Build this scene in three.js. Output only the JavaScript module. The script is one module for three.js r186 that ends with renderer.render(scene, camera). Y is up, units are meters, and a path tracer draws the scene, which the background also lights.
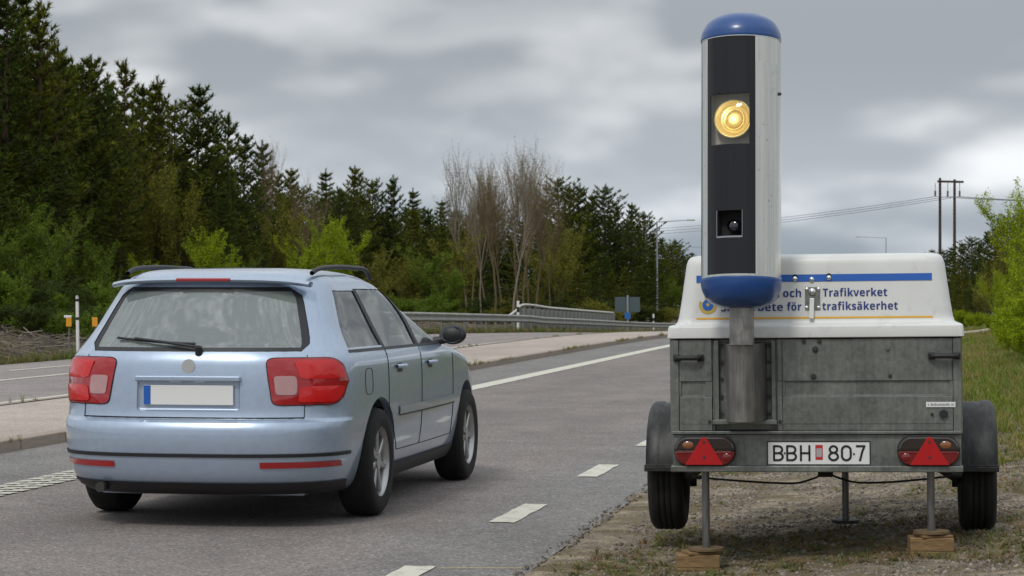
import * as THREE from 'three';
import { mergeGeometries, mergeVertices } from 'three/addons/utils/BufferGeometryUtils.js';
import { RoundedBoxGeometry } from 'three/addons/geometries/RoundedBoxGeometry.js';
import { FontLoader } from 'three/addons/loaders/FontLoader.js';
import { Brush, Evaluator, SUBTRACTION } from 'three-bvh-csg';

// ------------------------------------------------------------------ camera, sky, sun, exposure
const F = 2300, EYE = 1.34, PSI = Math.atan(425 / F);      // focal length in pixels, eye height, road heading
const scene = new THREE.Scene();
const camera = new THREE.PerspectiveCamera(2 * Math.atan(288 / F) * 180 / Math.PI, 1024 / 576, 0.1, 6000);
camera.position.set(0, EYE, 0);
camera.lookAt(0, EYE, -10);
camera.focus = 10.8;
camera.userData.fStop = 16;
const renderer = new THREE.WebGLRenderer({ antialias: true });
renderer.setSize(1024, 576);
renderer.toneMapping = THREE.LinearToneMapping;
renderer.toneMappingExposure = 0.86;
renderer.shadowMap.enabled = true;

// seeded random + noise
function rng(seed) { let a = seed >>> 0; return () => { a = (a + 0x6D2B79F5) | 0; let t = Math.imul(a ^ (a >>> 15), 1 | a); t = (t + Math.imul(t ^ (t >>> 7), 61 | t)) ^ t; return ((t ^ (t >>> 14)) >>> 0) / 4294967296; }; }
const hash = (x, y, s) => { let h = Math.imul(x, 374761393) ^ Math.imul(y, 668265263) ^ Math.imul(s, 974634537); h = Math.imul(h ^ (h >>> 13), 1274126177); return ((h ^ (h >>> 16)) >>> 0) / 4294967296; };
function vnoise(x, y, s = 1, px = 0, py = 0) {             // value noise, optional period
  const xi = Math.floor(x), yi = Math.floor(y), fx = x - xi, fy = y - yi;
  const w = (a, p) => p ? ((a % p) + p) % p : a;
  const u = fx * fx * (3 - 2 * fx), v = fy * fy * (3 - 2 * fy);
  const a = hash(w(xi, px), w(yi, py), s), b = hash(w(xi + 1, px), w(yi, py), s), c = hash(w(xi, px), w(yi + 1, py), s), d = hash(w(xi + 1, px), w(yi + 1, py), s);
  return a + (b - a) * u + (c - a) * v + (a - b - c + d) * u * v;
}
function fbm(x, y, o = 4, s = 1, px = 0, py = 0) { let r = 0, a = 0.5, t = 0; for (let i = 0; i < o; i++) { r += a * vnoise(x, y, s + i, px, py); t += a; a *= 0.5; x *= 2; y *= 2; px *= 2; py *= 2; } return r / t; }
const clamp = (x, a = 0, b = 1) => Math.max(a, Math.min(b, x));
const sstep = (a, b, x) => { const t = clamp((x - a) / (b - a)); return t * t * (3 - 2 * t); };
const lerp = (a, b, t) => a + (b - a) * t;

// overcast sky: stratocumulus deck, brighter overhead than at the horizon
{
  const W = 2048, H = 1024, d = new Float32Array(W * H * 4);
  for (let j = 0; j < H; j++) {
    const el = (j + 0.5) / H * Math.PI - Math.PI / 2;
    for (let i = 0; i < W; i++) {
      const az = ((i + 0.5) / W - 0.25) * 2 * Math.PI;      // 0 = straight ahead (-z)
      const sEl = Math.max(Math.sin(el), 0.0);
      // cloud deck seen in perspective: features flatten towards the horizon
      const k = 1 / (Math.max(el, 0) + 0.085);
      const cx = Math.sin(az) * k * 1.0, cy = Math.cos(az) * k * 1.0;
      const wx = fbm(az * 7 + 3, el * 16, 3, 40, 44), n1 = fbm(cx * 1.15 + wx * 1.1 + 11.3, cy * 1.15 + wx + 4.2, 5, 5);
      const n2 = fbm(az * 30 / Math.PI + wx * 1.2, el * 40 + wx * 1.4 + 1.7, 5, 21, 60);
      const n3 = fbm(az * 18 / Math.PI + 40, el * 20 + 7, 4, 61, 36);
      const n4 = fbm(az * 72 / Math.PI + wx * 1.5 + 13, el * 80 + wx * 1.6, 4, 33, 144);
      const bill = sstep(0.42, 0.58, 0.62 * n2 + 0.38 * n4);   // ragged lower cloud edges
      let c = 0.3 * n1 + 0.4 * n2 + 0.3 * n4; c = clamp((c - 0.5) * 2.8 + 0.48 + (n3 - 0.5) * 0.6 + (bill - 0.5) * 0.28 - 0.26 * sstep(0.055, 0.115, el));
      // where the view looks: brighter break above the tree line, bluish thinner cloud low on the right
      let base = 0.41 + 0.22 * c * c + 0.16 * c;
      base *= 1 + 1.5 * Math.pow(sEl, 0.9);                  // overcast gradient
      const g = Math.exp(-Math.pow((el - 0.048) / 0.032, 2)); base *= 1 + 0.34 * g;
      const low = 1 - sstep(0.005, 0.05, el);
      const blue = 0.05 + 0.22 * low * (0.45 + 0.55 * sstep(0.35, 0.6, n3)) * (1 - 0.6 * c) + 0.09 * (1 - c);
      const o = (j * W + i) * 4;
      let r = base * (1 - blue * 0.95), gg = base * (1 - blue * 0.38), b = base * (1 + blue * 0.22);
      if (el < -0.01) { r = gg = b = 0.16; }
      d[o] = r; d[o + 1] = gg; d[o + 2] = b; d[o + 3] = 1;
    }
  }
  const sky = new THREE.DataTexture(d, W, H, THREE.RGBAFormat, THREE.FloatType);
  sky.mapping = THREE.EquirectangularReflectionMapping; sky.magFilter = THREE.LinearFilter; sky.minFilter = THREE.LinearFilter; sky.wrapS = THREE.RepeatWrapping; sky.needsUpdate = true;
  scene.background = sky; scene.environment = sky;
}
const sun = new THREE.DirectionalLight(new THREE.Color(1, 0.965, 0.9), 1.5);
sun.position.set(-14, 40, 16); sun.target.position.set(0, 0, -14); sun.castShadow = true; sun.shadow.radius = 22;
sun.shadow.mapSize.set(2048, 2048);
Object.assign(sun.shadow.camera, { left: -40, right: 40, top: 40, bottom: -40, near: 1, far: 150 });
scene.add(sun, sun.target);

// ------------------------------------------------------------------ helpers
const taken = {};
function numbered(n) { if (taken[n] === undefined) { taken[n] = 0; return n; } return `${n}_${String(++taken[n]).padStart(3, '0')}`; }
function shade(o) { o.traverse(m => { if (m.isMesh) { m.castShadow = true; m.receiveShadow = true; } }); return o; }
function tag(o, label, category, group, kind) { o.userData = { ...o.userData, label, category }; if (group) o.userData.group = group; if (kind) o.userData.kind = kind; return o; }
function thing(name, label, category, group) { const o = new THREE.Group(); o.name = numbered(name); scene.add(o); return tag(o, label, category, group); }
function part(name, geo, mat, parent) {
  let g = Array.isArray(geo) ? merge(geo) : geo; if (mat.userData && mat.userData.metric) g = boxUV(g);
  const m = new THREE.Mesh(g, mat); m.name = parent === scene ? numbered(name) : name; m.castShadow = m.receiveShadow = true; parent.add(m); return m;
}
function merge(list) {
  const attrs = ['position', 'normal', 'uv'];
  const l = list.map(g => { let h = g.index ? g.toNonIndexed() : g; for (const k of Object.keys(h.attributes)) if (!attrs.includes(k)) h.deleteAttribute(k); if (!h.attributes.uv) h.setAttribute('uv', new THREE.BufferAttribute(new Float32Array(h.attributes.position.count * 2), 2)); h.clearGroups(); return h; });
  return mergeGeometries(l);
}
function boxUV(geo) { // texture coordinates in metres, from the side each face looks to
  const g = geo.index ? geo.toNonIndexed() : geo, p = g.attributes.position, uv = new Float32Array(p.count * 2), a = new THREE.Vector3(), b = new THREE.Vector3(), c = new THREE.Vector3();
  for (let i = 0; i < p.count; i += 3) { a.fromBufferAttribute(p, i); b.fromBufferAttribute(p, i + 1); c.fromBufferAttribute(p, i + 2); const n = b.clone().sub(a).cross(c.clone().sub(a)), x = Math.abs(n.x), y = Math.abs(n.y), z = Math.abs(n.z); [a, b, c].forEach((v, k) => { const q = z >= x && z >= y ? [v.x, v.y] : x >= y ? [v.z + 0.37, v.y] : [v.x, v.z + 0.21]; uv[(i + k) * 2] = q[0]; uv[(i + k) * 2 + 1] = q[1]; }); }
  g.setAttribute('uv', new THREE.BufferAttribute(uv, 2)); return g;
}
function structure(name, geo, mat, label, category) { const m = part(name, geo, mat, scene); m.userData = { kind: 'structure', label, category }; return m; }
function box(x0, x1, y0, y1, z0, z1, r = 0) {
  const w = Math.abs(x1 - x0), h = Math.abs(y1 - y0), d = Math.abs(z1 - z0);
  const g = r > 0 ? new RoundedBoxGeometry(w, h, d, 2, Math.min(r, w / 2.01, h / 2.01, d / 2.01)) : new THREE.BoxGeometry(w, h, d);
  return g.translate((x0 + x1) / 2, (y0 + y1) / 2, (z0 + z1) / 2);
}
function tube(pts, r, seg = 8, n = 24) { return new THREE.TubeGeometry(new THREE.CatmullRomCurve3(pts.map(p => new THREE.Vector3(...p))), n, r, seg, false); }
function rod(a, b, r0, r1 = r0, seg = 12, open = false) {
  const A = new THREE.Vector3(...a), B = new THREE.Vector3(...b), d = B.clone().sub(A), L = d.length();
  const g = new THREE.CylinderGeometry(r1, r0, L, seg, 1, open); g.translate(0, L / 2, 0);
  g.applyQuaternion(new THREE.Quaternion().setFromUnitVectors(new THREE.Vector3(0, 1, 0), d.normalize())); return g.translate(...a);
}
function grid(nu, nv, f, flip = false) {                     // f(i/nu, j/nv) -> [x,y,z,(u,v)]
  const p = [], uv = [], idx = [];
  for (let j = 0; j <= nv; j++) for (let i = 0; i <= nu; i++) { const q = f(i / nu, j / nv); p.push(q[0], q[1], q[2]); uv.push(q[3] ?? i / nu, q[4] ?? j / nv); }
  for (let j = 0; j < nv; j++) for (let i = 0; i < nu; i++) { const a = j * (nu + 1) + i, b = a + 1, c = a + nu + 1, e = c + 1; flip ? idx.push(a, c, b, b, c, e) : idx.push(a, b, c, b, e, c); }
  const g = new THREE.BufferGeometry(); g.setAttribute('position', new THREE.Float32BufferAttribute(p, 3)); g.setAttribute('uv', new THREE.Float32BufferAttribute(uv, 2)); g.setIndex(idx); g.computeVertexNormals(); return g;
}
function table(t) { // smooth interpolation through [x, ...values]
  return x => {
    const n = t.length; if (x <= t[0][0]) return t[0].slice(1); if (x >= t[n - 1][0]) return t[n - 1].slice(1);
    let i = 0; while (x > t[i + 1][0]) i++;
    const a = t[Math.max(0, i - 1)], b = t[i], c = t[i + 1], d = t[Math.min(n - 1, i + 2)], h = c[0] - b[0], q = (x - b[0]) / h;
    return b.slice(1).map((_, k) => {
      const j = k + 1, sl = (c[j] - b[j]) / h, s0 = i > 0 ? (b[j] - a[j]) / (b[0] - a[0]) : sl, s1 = i < n - 2 ? (d[j] - c[j]) / (d[0] - c[0]) : sl;
      const m0 = s0 * sl > 0 ? 2 * s0 * sl / (s0 + sl) : 0, m1 = s1 * sl > 0 ? 2 * s1 * sl / (s1 + sl) : 0;   // monotone
      const q2 = q * q, q3 = q2 * q;
      return (2 * q3 - 3 * q2 + 1) * b[j] + (q3 - 2 * q2 + q) * h * m0 + (-2 * q3 + 3 * q2) * c[j] + (q3 - q2) * h * m1;
    });
  };
}
const lin = (r, g, b) => new THREE.Color().setRGB(r, g, b);
const std = (c, rough = 0.8, metal = 0, extra = {}) => new THREE.MeshStandardMaterial({ color: c, roughness: rough, metalness: metal, side: THREE.DoubleSide, ...extra });
const phys = (c, rough, extra = {}) => new THREE.MeshPhysicalMaterial({ color: c, roughness: rough, side: THREE.DoubleSide, ...extra });
function tex(w, h, f, srgb = false, rx = 1, ry = 1) {        // f(i,j) -> [r,g,b] 0..1
  const d = new Uint8Array(w * h * 4);
  for (let j = 0; j < h; j++) for (let i = 0; i < w; i++) { const c = f(i, j), o = (j * w + i) * 4; d[o] = clamp(c[0]) * 255; d[o + 1] = clamp(c[1]) * 255; d[o + 2] = clamp(c[2]) * 255; d[o + 3] = 255; }
  const t = new THREE.DataTexture(d, w, h); t.magFilter = THREE.LinearFilter; t.minFilter = THREE.LinearMipmapLinearFilter; t.generateMipmaps = true; t.wrapS = t.wrapT = THREE.RepeatWrapping; t.repeat.set(rx, ry);
  if (srgb) t.colorSpace = THREE.SRGBColorSpace; t.needsUpdate = true; return t;
}
// road frame: u metres to the right of the camera's road line, s metres along the road
const cP = Math.cos(PSI), sP = Math.sin(PSI);
const RX = (u, s) => u * cP + s * sP, RZ = (u, s) => -(s * cP - u * sP);
const toUS = (x, z) => { const D = -z; return [x * cP - D * sP, x * sP + D * cP]; };
const elevT = table([[0, 0], [50, 0], [58, -0.015], [66, -0.07], [84, -0.33], [97, -0.56], [140, -1.45], [200, -2.4], [300, -3.4], [600, -5], [2500, -6]]);
const elev = s => s < 50 ? 0 : elevT(s)[0];
const latT = table([[-600, 1.5], [-120, 0.8], [-40, 0.45], [-24, 0.32], [-20, 0.22], [-17.6, 0.06], [-16.7, -0.06], [-16.05, -0.02], [-15.9, -0.05], [-2.1, -0.05], [-1.95, -0.014], [-1.75, -0.016], [-1.12, -0.024], [-0.6, 0.02], [0, 0.082], [1.0, 0.16], [2, 0.36], [3.4, 0.75], [7, 1.5], [14, 2.0], [60, 2.6], [600, 4]]);
function ground(u, s) {
  let y = elev(s) + latT(u)[0];
  if (u > -1.9) { const k = sstep(-1.9, -1.2, u); y += k * (fbm(u * 1.3 + 5, s * 1.3, 3, 71) - 0.5) * 0.035 + sstep(0.6, 3, u) * (fbm(u * 0.5, s * 0.35, 3, 77) - 0.5) * 0.3; }
  if (u < -16.3) y += sstep(-16.3, -18.5, u) * ((fbm(u * 0.7, s * 0.7, 4, 81) - 0.45) * 0.5);
  return y;
}
const pxAt = (px, Z) => (px - 512) / F * Z;                  // metres right of the view axis at depth Z
const groundAt = (x, z) => ground(...toUS(x, z));

// ------------------------------------------------------------------ textures and ground materials
const asphaltTex = (seed, c0, c1, red) => tex(1024, 1024, (i, j) => {   // 6 m x 6 m
  const a = hash(i >> 1, j >> 1, seed), a2 = hash(i, j, seed + 7), b = fbm(i / 64, j / 64, 4, seed + 2, 16, 16), c = fbm(i / 9, j / 9, 2, seed + 5, 0, 0);
  let v = c0 + (c1 - c0) * (0.55 * a + 0.45 * a2) + (b - 0.5) * 0.07 + (c - 0.5) * 0.05;
  if (a > 0.93) v += 0.14 * a2; if (a < 0.06) v -= 0.05;
  const t = red + (hash(i >> 1, j >> 1, seed + 3) - 0.5) * 0.10;
  return [v * (1 + t), v * (1 + t * 0.12), v * (1 - t * 0.45)];
}, true);
const grainBump = tex(512, 512, (i, j) => { const v = 0.6 * hash(i >> 1, j >> 1, 91) + 0.4 * fbm(i / 6, j / 6, 3, 93); return [v, v, v]; });
const withRepeat = (t, rx, ry) => { const c = t.clone(); c.repeat.set(rx, ry); c.needsUpdate = true; return c; };
const laneTex = asphaltTex(11, 0.365, 0.605, 0.055), medTex = asphaltTex(37, 0.56, 0.76, 0.06);
const gb = withRepeat(grainBump, 1 / 1.5, 1 / 1.5);
const mRoad = (t, k = 1) => std(lin(k, k, k), 0.93, 0, { map: withRepeat(t, 1 / 6, 1 / 6), bumpMap: gb, bumpScale: 0.004, vertexColors: true });
const mLane = mRoad(laneTex), mMedian = mRoad(medTex);
const gravelTex = tex(1024, 1024, (i, j) => {              // 3 m x 3 m
  const a = hash(i >> 1, j >> 1, 51), a2 = hash(i >> 2, j >> 2, 52), b = fbm(i / 40, j / 40, 4, 53, 26, 26), m = fbm(i / 90 + 4, j / 90, 5, 57, 12, 12);
  let v = 0.30 + 0.26 * a + 0.16 * a2 + (b - 0.5) * 0.3;
  let c = [v * 1.08, v * 0.98, v * 0.83];
  const q = sstep(0.53, 0.64, m + 0.22 * (a - 0.5));        // dry moss and litter
  const l = [0.33 + 0.14 * a, 0.275 + 0.12 * a, 0.19 + 0.07 * a2];
  return [0, 1, 2].map(k => lerp(c[k], l[k], q * 0.75));
}, true);
const mGravel = std(0xffffff, 0.97, 0, { map: withRepeat(gravelTex, 1 / 3, 1 / 3), bumpMap: withRepeat(grainBump, 1 / 1.1, 1 / 1.1), bumpScale: 0.012 });
const soilTex = tex(1024, 1024, (i, j) => {                // 8 m x 8 m
  const a = hash(i >> 1, j >> 1, 151), b = fbm(i / 32, j / 32, 5, 153, 32, 32), m = fbm(i / 100, j / 100, 4, 157, 10, 10);
  let v = 0.55 + 0.32 * (a - 0.5) + (b - 0.5) * 0.9; return [v * lerp(1.05, 0.94, m), v, v * lerp(0.85, 0.95, m)];
}, true);
const mSoil = std(0xffffff, 0.98, 0, { map: withRepeat(soilTex, 1 / 8, 1 / 8), vertexColors: true, bumpMap: withRepeat(grainBump, 1 / 2, 1 / 2), bumpScale: 0.02 });
const paintTex = (seed, worn) => tex(512, 512, (i, j) => { const a = hash(i, j, seed), b = fbm(i / 30, j / 30, 4, seed + 2, 17, 17); let v = 0.88 - 0.10 * a - 0.22 * sstep(0.5, 0.8, b) * worn; return [v, v * 0.985, v * 0.93]; }, true);
const mPaint = std(lin(0.95, 0.94, 0.9), 0.75, 0, { map: withRepeat(paintTex(61, 0.45), 1, 1), bumpMap: gb, bumpScale: 0.002 });
const mYellowLine = std(lin(0.75, 0.5, 0.08), 0.8);
const mKerb = std(lin(0.74, 0.67, 0.59), 0.92, 0, { map: withRepeat(medTex, 0.5, 0.5) });

// ------------------------------------------------------------------ ground and roads
function axis(list) { const r = []; for (const [a, b, st] of list) { const n = Math.max(1, Math.round((b - a) / st)); for (let i = 0; i < n; i++) r.push(a + (b - a) * i / n); } r.push(list[list.length - 1][1]); return r; }
function sheet(us, ss, yf, colf, keep) {
  const p = [], uv = [], col = [], idx = [], nu = us.length;
  for (const s of ss) for (const u of us) { p.push(RX(u, s), yf(u, s), RZ(u, s)); uv.push(u, s); if (colf) col.push(...colf(u, s)); }
  for (let j = 0; j + 1 < ss.length; j++) for (let i = 0; i + 1 < nu; i++) {
    if (keep && !keep((us[i] + us[i + 1]) / 2, (ss[j] + ss[j + 1]) / 2)) continue;
    const a = j * nu + i, b = a + 1, c = a + nu, d = c + 1; idx.push(a, b, c, b, d, c);
  }
  const g = new THREE.BufferGeometry(); g.setAttribute('position', new THREE.Float32BufferAttribute(p, 3)); g.setAttribute('uv', new THREE.Float32BufferAttribute(uv, 2));
  if (colf) g.setAttribute('color', new THREE.Float32BufferAttribute(col, 3)); g.setIndex(idx); g.computeVertexNormals(); return g;
}
const S_AX = axis([[-30, 6, 6], [6, 34, 0.28], [34, 80, 0.8], [80, 160, 3], [160, 400, 12], [400, 2500, 150]]);
structure('ground', sheet(axis([[-1500, -130, 130], [-130, -40, 8], [-40, -24, 1.2], [-24, -16.1, 0.3], [-16.1, -15.9, 0.2], [-15.9, -2.1, 3], [-2.1, -1.2, 0.12], [-1.2, 5, 0.22], [5, 16, 0.7], [16, 60, 5], [60, 1500, 120]]), S_AX, ground, (u, s) => {
  const n = fbm(u * 0.5, s * 0.5, 4, 301), m = fbm(u * 1.7 + 9, s * 1.7, 3, 305);
  if (u < -15.5) { const q = sstep(-16.2, -17.2, u + (m - 0.5) * 1.2); const gr = [0.13 + 0.05 * n, 0.14 + 0.05 * n, 0.05]; const di = [0.22 + 0.12 * m, 0.165 + 0.09 * m, 0.115 + 0.06 * m]; return gr.map((v, k) => lerp(v, di[k], q)); }
  if (u > -2) { const q = sstep(0.42, 0.62, n * 0.6 + m * 0.4); const a = [0.24, 0.20, 0.115], b = [0.17, 0.185, 0.06]; return a.map((v, k) => lerp(v, b[k], q)); }
  return [0.1, 0.1, 0.1];
}), mSoil, 'rough grassy and earthy ground on both sides of the road', 'ground');
const sRoad = axis([[-30, 6, 3], [6, 40, 0.5], [40, 80, 1.2], [80, 160, 3], [160, 700, 15]]);
const track = (u, s, c0, w) => Math.exp(-Math.pow((u - c0) / w, 2));
structure('road', [0].map(() => sheet(axis([[-7.62, -1.9, 0.13]]), sRoad, (u, s) => elev(s) + (u > -2.0 ? -0.004 : 0), (u, s) => {
  const n = fbm(u * 0.9, s * 0.25, 3, 401), n2 = fbm(u * 2.4, s * 1.1, 3, 407);
  const k = 0.94 + 0.22 * (n - 0.5) + 0.3 * (n2 - 0.5) - 0.08 * (track(u, s, -3.45, 0.28) + track(u, s, -4.95, 0.28)) * (0.6 + 0.8 * n);
  const grey = Math.max(sstep(-2.95, -2.55, u + (n2 - 0.5) * 0.35), sstep(-6.15, -6.4, u));   // older grey surfacing on the margins
  return [k * lerp(1.0, 0.93, grey), k * lerp(0.955, 0.965, grey), k * lerp(0.93, 0.975, grey)];
}))[0], mLane, 'asphalt carriageway with pale edge lines', 'road');
structure('opposite_road', sheet(axis([[-16, -9.9, 0.3]]), sRoad, (u, s) => elev(s), (u, s) => { const k = 1.12 + 0.25 * (fbm(u, s * 0.3, 3, 411) - 0.5); return [k, k * 0.96, k * 0.95]; }), mLane, 'opposite carriageway beyond the central strip', 'road');
const median = structure('median_strip', sheet(axis([[-9.9, -7.46, 0.16]]), sRoad, (u, s) => elev(s) + 0.085, (u, s) => { const k = 0.92 + 0.3 * (fbm(u * 1.2, s * 0.5, 3, 421) - 0.5); return [k, k * 0.95, k * 0.88]; }), mMedian, 'paved central strip between the carriageways', 'median');
{ // kerbs as real steps, each kerbstone on the near stretch a piece of its own
  const r = rng(9);
  const stone = new RoundedBoxGeometry(0.16, 0.14, 0.985, 2, 0.018);
  for (let s = 12; s < 70; s += 1.0) { const m = part('kerb_stone', stone, mKerb, median); m.position.set(RX(-7.54, s + 0.5), elev(s + 0.5) + 0.028 + (r() - 0.5) * 0.008, RZ(-7.54, s + 0.5)); m.rotation.y = -PSI + (r() - 0.5) * 0.008; }
  const far = part('kerb_edge', [sheet([-7.62, -7.6, -7.46], sRoad.filter(s => s >= 70 || s <= 12), (u, s) => elev(s) + (u < -7.61 ? -0.02 : 0.095), null, (u, s) => s > 70 || s < 12), sheet([-9.96, -9.94, -9.8], sRoad, (u, s) => elev(s) + (u < -9.95 ? -0.02 : 0.095))], mKerb, median);
}
// painted markings, each its own sheet on its road
const road = scene.getObjectByName('road'), opp = scene.getObjectByName('opposite_road');
const strip = (u0, u1, s0, s1, dy = 0.005, st = 1) => sheet([u0, u1], axis([[s0, s1, st]]), (u, s) => elev(s) + dy);
for (let k = -3; k < 40; k++) { // edge-line dashes: 1.15 m + gap, from the pixels of the second one
  const s0 = (3082 / 235 - 2.44 * sP) / cP + k * 3.22; if (s0 < 2) continue;
  const d = []; const r = rng(500 + k);
  const us = [-2.515, -2.365], n = 12;
  d.push(grid(4, n, (a, b) => { const e = (a === 0 || a === 1) ? (r() - 0.5) * 0.012 : 0, e2 = (b === 0 || b === 1) ? (r() - 0.5) * 0.03 : 0; const u = lerp(us[0], us[1], a) + e, s = s0 + b * 1.13 + e2; return [RX(u, s), elev(s) + 0.005, RZ(u, s), u, s]; }));
  part('edge_dash', d, mPaint, road);
}
{
  const ribs = []; // profiled edge line: raised ribs near, reads as a solid line further on
  for (let s = 8; s < 26; s += 0.21) for (let q = 0; q < 3; q++) { const u = -6.24 + q * 0.115, ss = s + q * 0.07; ribs.push(grid(1, 1, (a, b) => [RX(u + a * 0.105, ss + b * 0.15 + a * 0.03), elev(ss) + 0.008, RZ(u + a * 0.105, ss + b * 0.15 + a * 0.03), u + a, ss + b])); }
  part('ribbed_edge_line', ribs, mPaint, road);
  part('edge_line', strip(-6.25, -5.97, 26, 320, 0.006), mPaint, road);
  part('edge_line', strip(-10.75, -10.6, 5, 320, 0.006), mPaint, opp);
  part('lane_line', strip(-13.38, -13.25, 5, 320, 0.006), mPaint, opp);
  for (let s = 8; s < 200; s += 9) part('lane_dash', strip(-14.78, -14.66, s, s + 6, 0.006), mPaint, opp);
  const z = -10.97, x0 = pxAt(440, 10.97), x1 = pxAt(528, 10.97);
  part('yellow_line', grid(8, 1, (a, b) => [lerp(x0, x1, a), 0.0045, z - 0.011 * b]), mYellowLine, road);
}
// gravel lay-by where the trailer stands, with a frayed edge
{
  const n = 74, m = 150, uL = s => -1.93 + 0.30 * (fbm(s * 1.7, 3, 5, 611) - 0.5), uR = s => 2.6 + 2.0 * (fbm(s * 0.5, 7, 4, 613) - 0.5) - sstep(16, 27, s) * 3.6;
  structure('gravel_shoulder', grid(n, m, (a, b) => { const s = lerp(4, 27, b), u = lerp(uL(s), uR(s), a); const y = ground(u, s) + 0.010 + sstep(-1.8, -1.4, u) * (fbm(u * 6, s * 6, 3, 601) - 0.5) * 0.018; return [RX(u, s), a === 0 ? -0.012 : Math.max(y, u < -1.7 ? 0.0045 : -9), RZ(u, s), u, s]; }), mGravel, 'gravel shoulder with moss and sparse grass under the trailer', 'gravel');
}
structure('side_track', sheet(axis([[-1.9, 14, 0.5]]), axis([[60.5, 66, 0.5]]), (u, s) => ground(u, s) + 0.05, (u, s) => { const k = 0.95 + 0.3 * (fbm(u, s, 3, 631) - 0.5); return [k, k * 0.95, k * 0.88]; }), mMedian, 'pale gravel track joining the road behind the trailer', 'track');

// pebbles, grass and litter that nobody could count
function scatter(name, geo, mat, n, place, label, category) {
  const im = new THREE.InstancedMesh(geo, mat, n); const q = new THREE.Object3D(), c = new THREE.Color(); let k = 0;
  for (let i = 0; i < n; i++) { const o = place(i, q); if (!o) continue; q.updateMatrix(); im.setMatrixAt(k, q.matrix); c.setRGB(...o); im.setColorAt(k, c); k++; }
  im.count = k; im.name = numbered(name); im.castShadow = im.receiveShadow = true; im.userData = { kind: 'stuff', label, category }; scene.add(im); return im;
}
function tuftGeo(seed, n, h, spread, w) {
  const r = rng(seed), p = [];
  for (let i = 0; i < n; i++) { const a = r() * 6.283, l = h * (0.45 + 0.65 * r()), b = spread * (0.3 + r()), x = Math.cos(a), z = Math.sin(a), o = spread * 0.35 * r(), tw = w * (0.6 + 0.7 * r());
    const bx = x * o, bz = z * o, mx = bx + x * b * 0.35, mz = bz + z * b * 0.35, ex = bx + x * b, ez = bz + z * b;
    p.push(bx - z * tw, 0, bz + x * tw, bx + z * tw, 0, bz - x * tw, mx + z * tw * .7, l * .62, mz - x * tw * .7, bx - z * tw, 0, bz + x * tw, mx + z * tw * .7, l * .62, mz - x * tw * .7, mx - z * tw * .7, l * .62, mz + x * tw * .7, mx - z * tw * .7, l * .62, mz + x * tw * .7, mx + z * tw * .7, l * .62, mz - x * tw * .7, ex, l, ez); }
  const g = new THREE.BufferGeometry(); g.setAttribute('position', new THREE.Float32BufferAttribute(p, 3)); g.computeVertexNormals(); return g;
}
const mBlade = phys(0xffffff, 0.85, { specularIntensity: 0.2, transmission: 0.25, thickness: 0 });
const mStone = std(0xffffff, 0.95);
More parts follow.
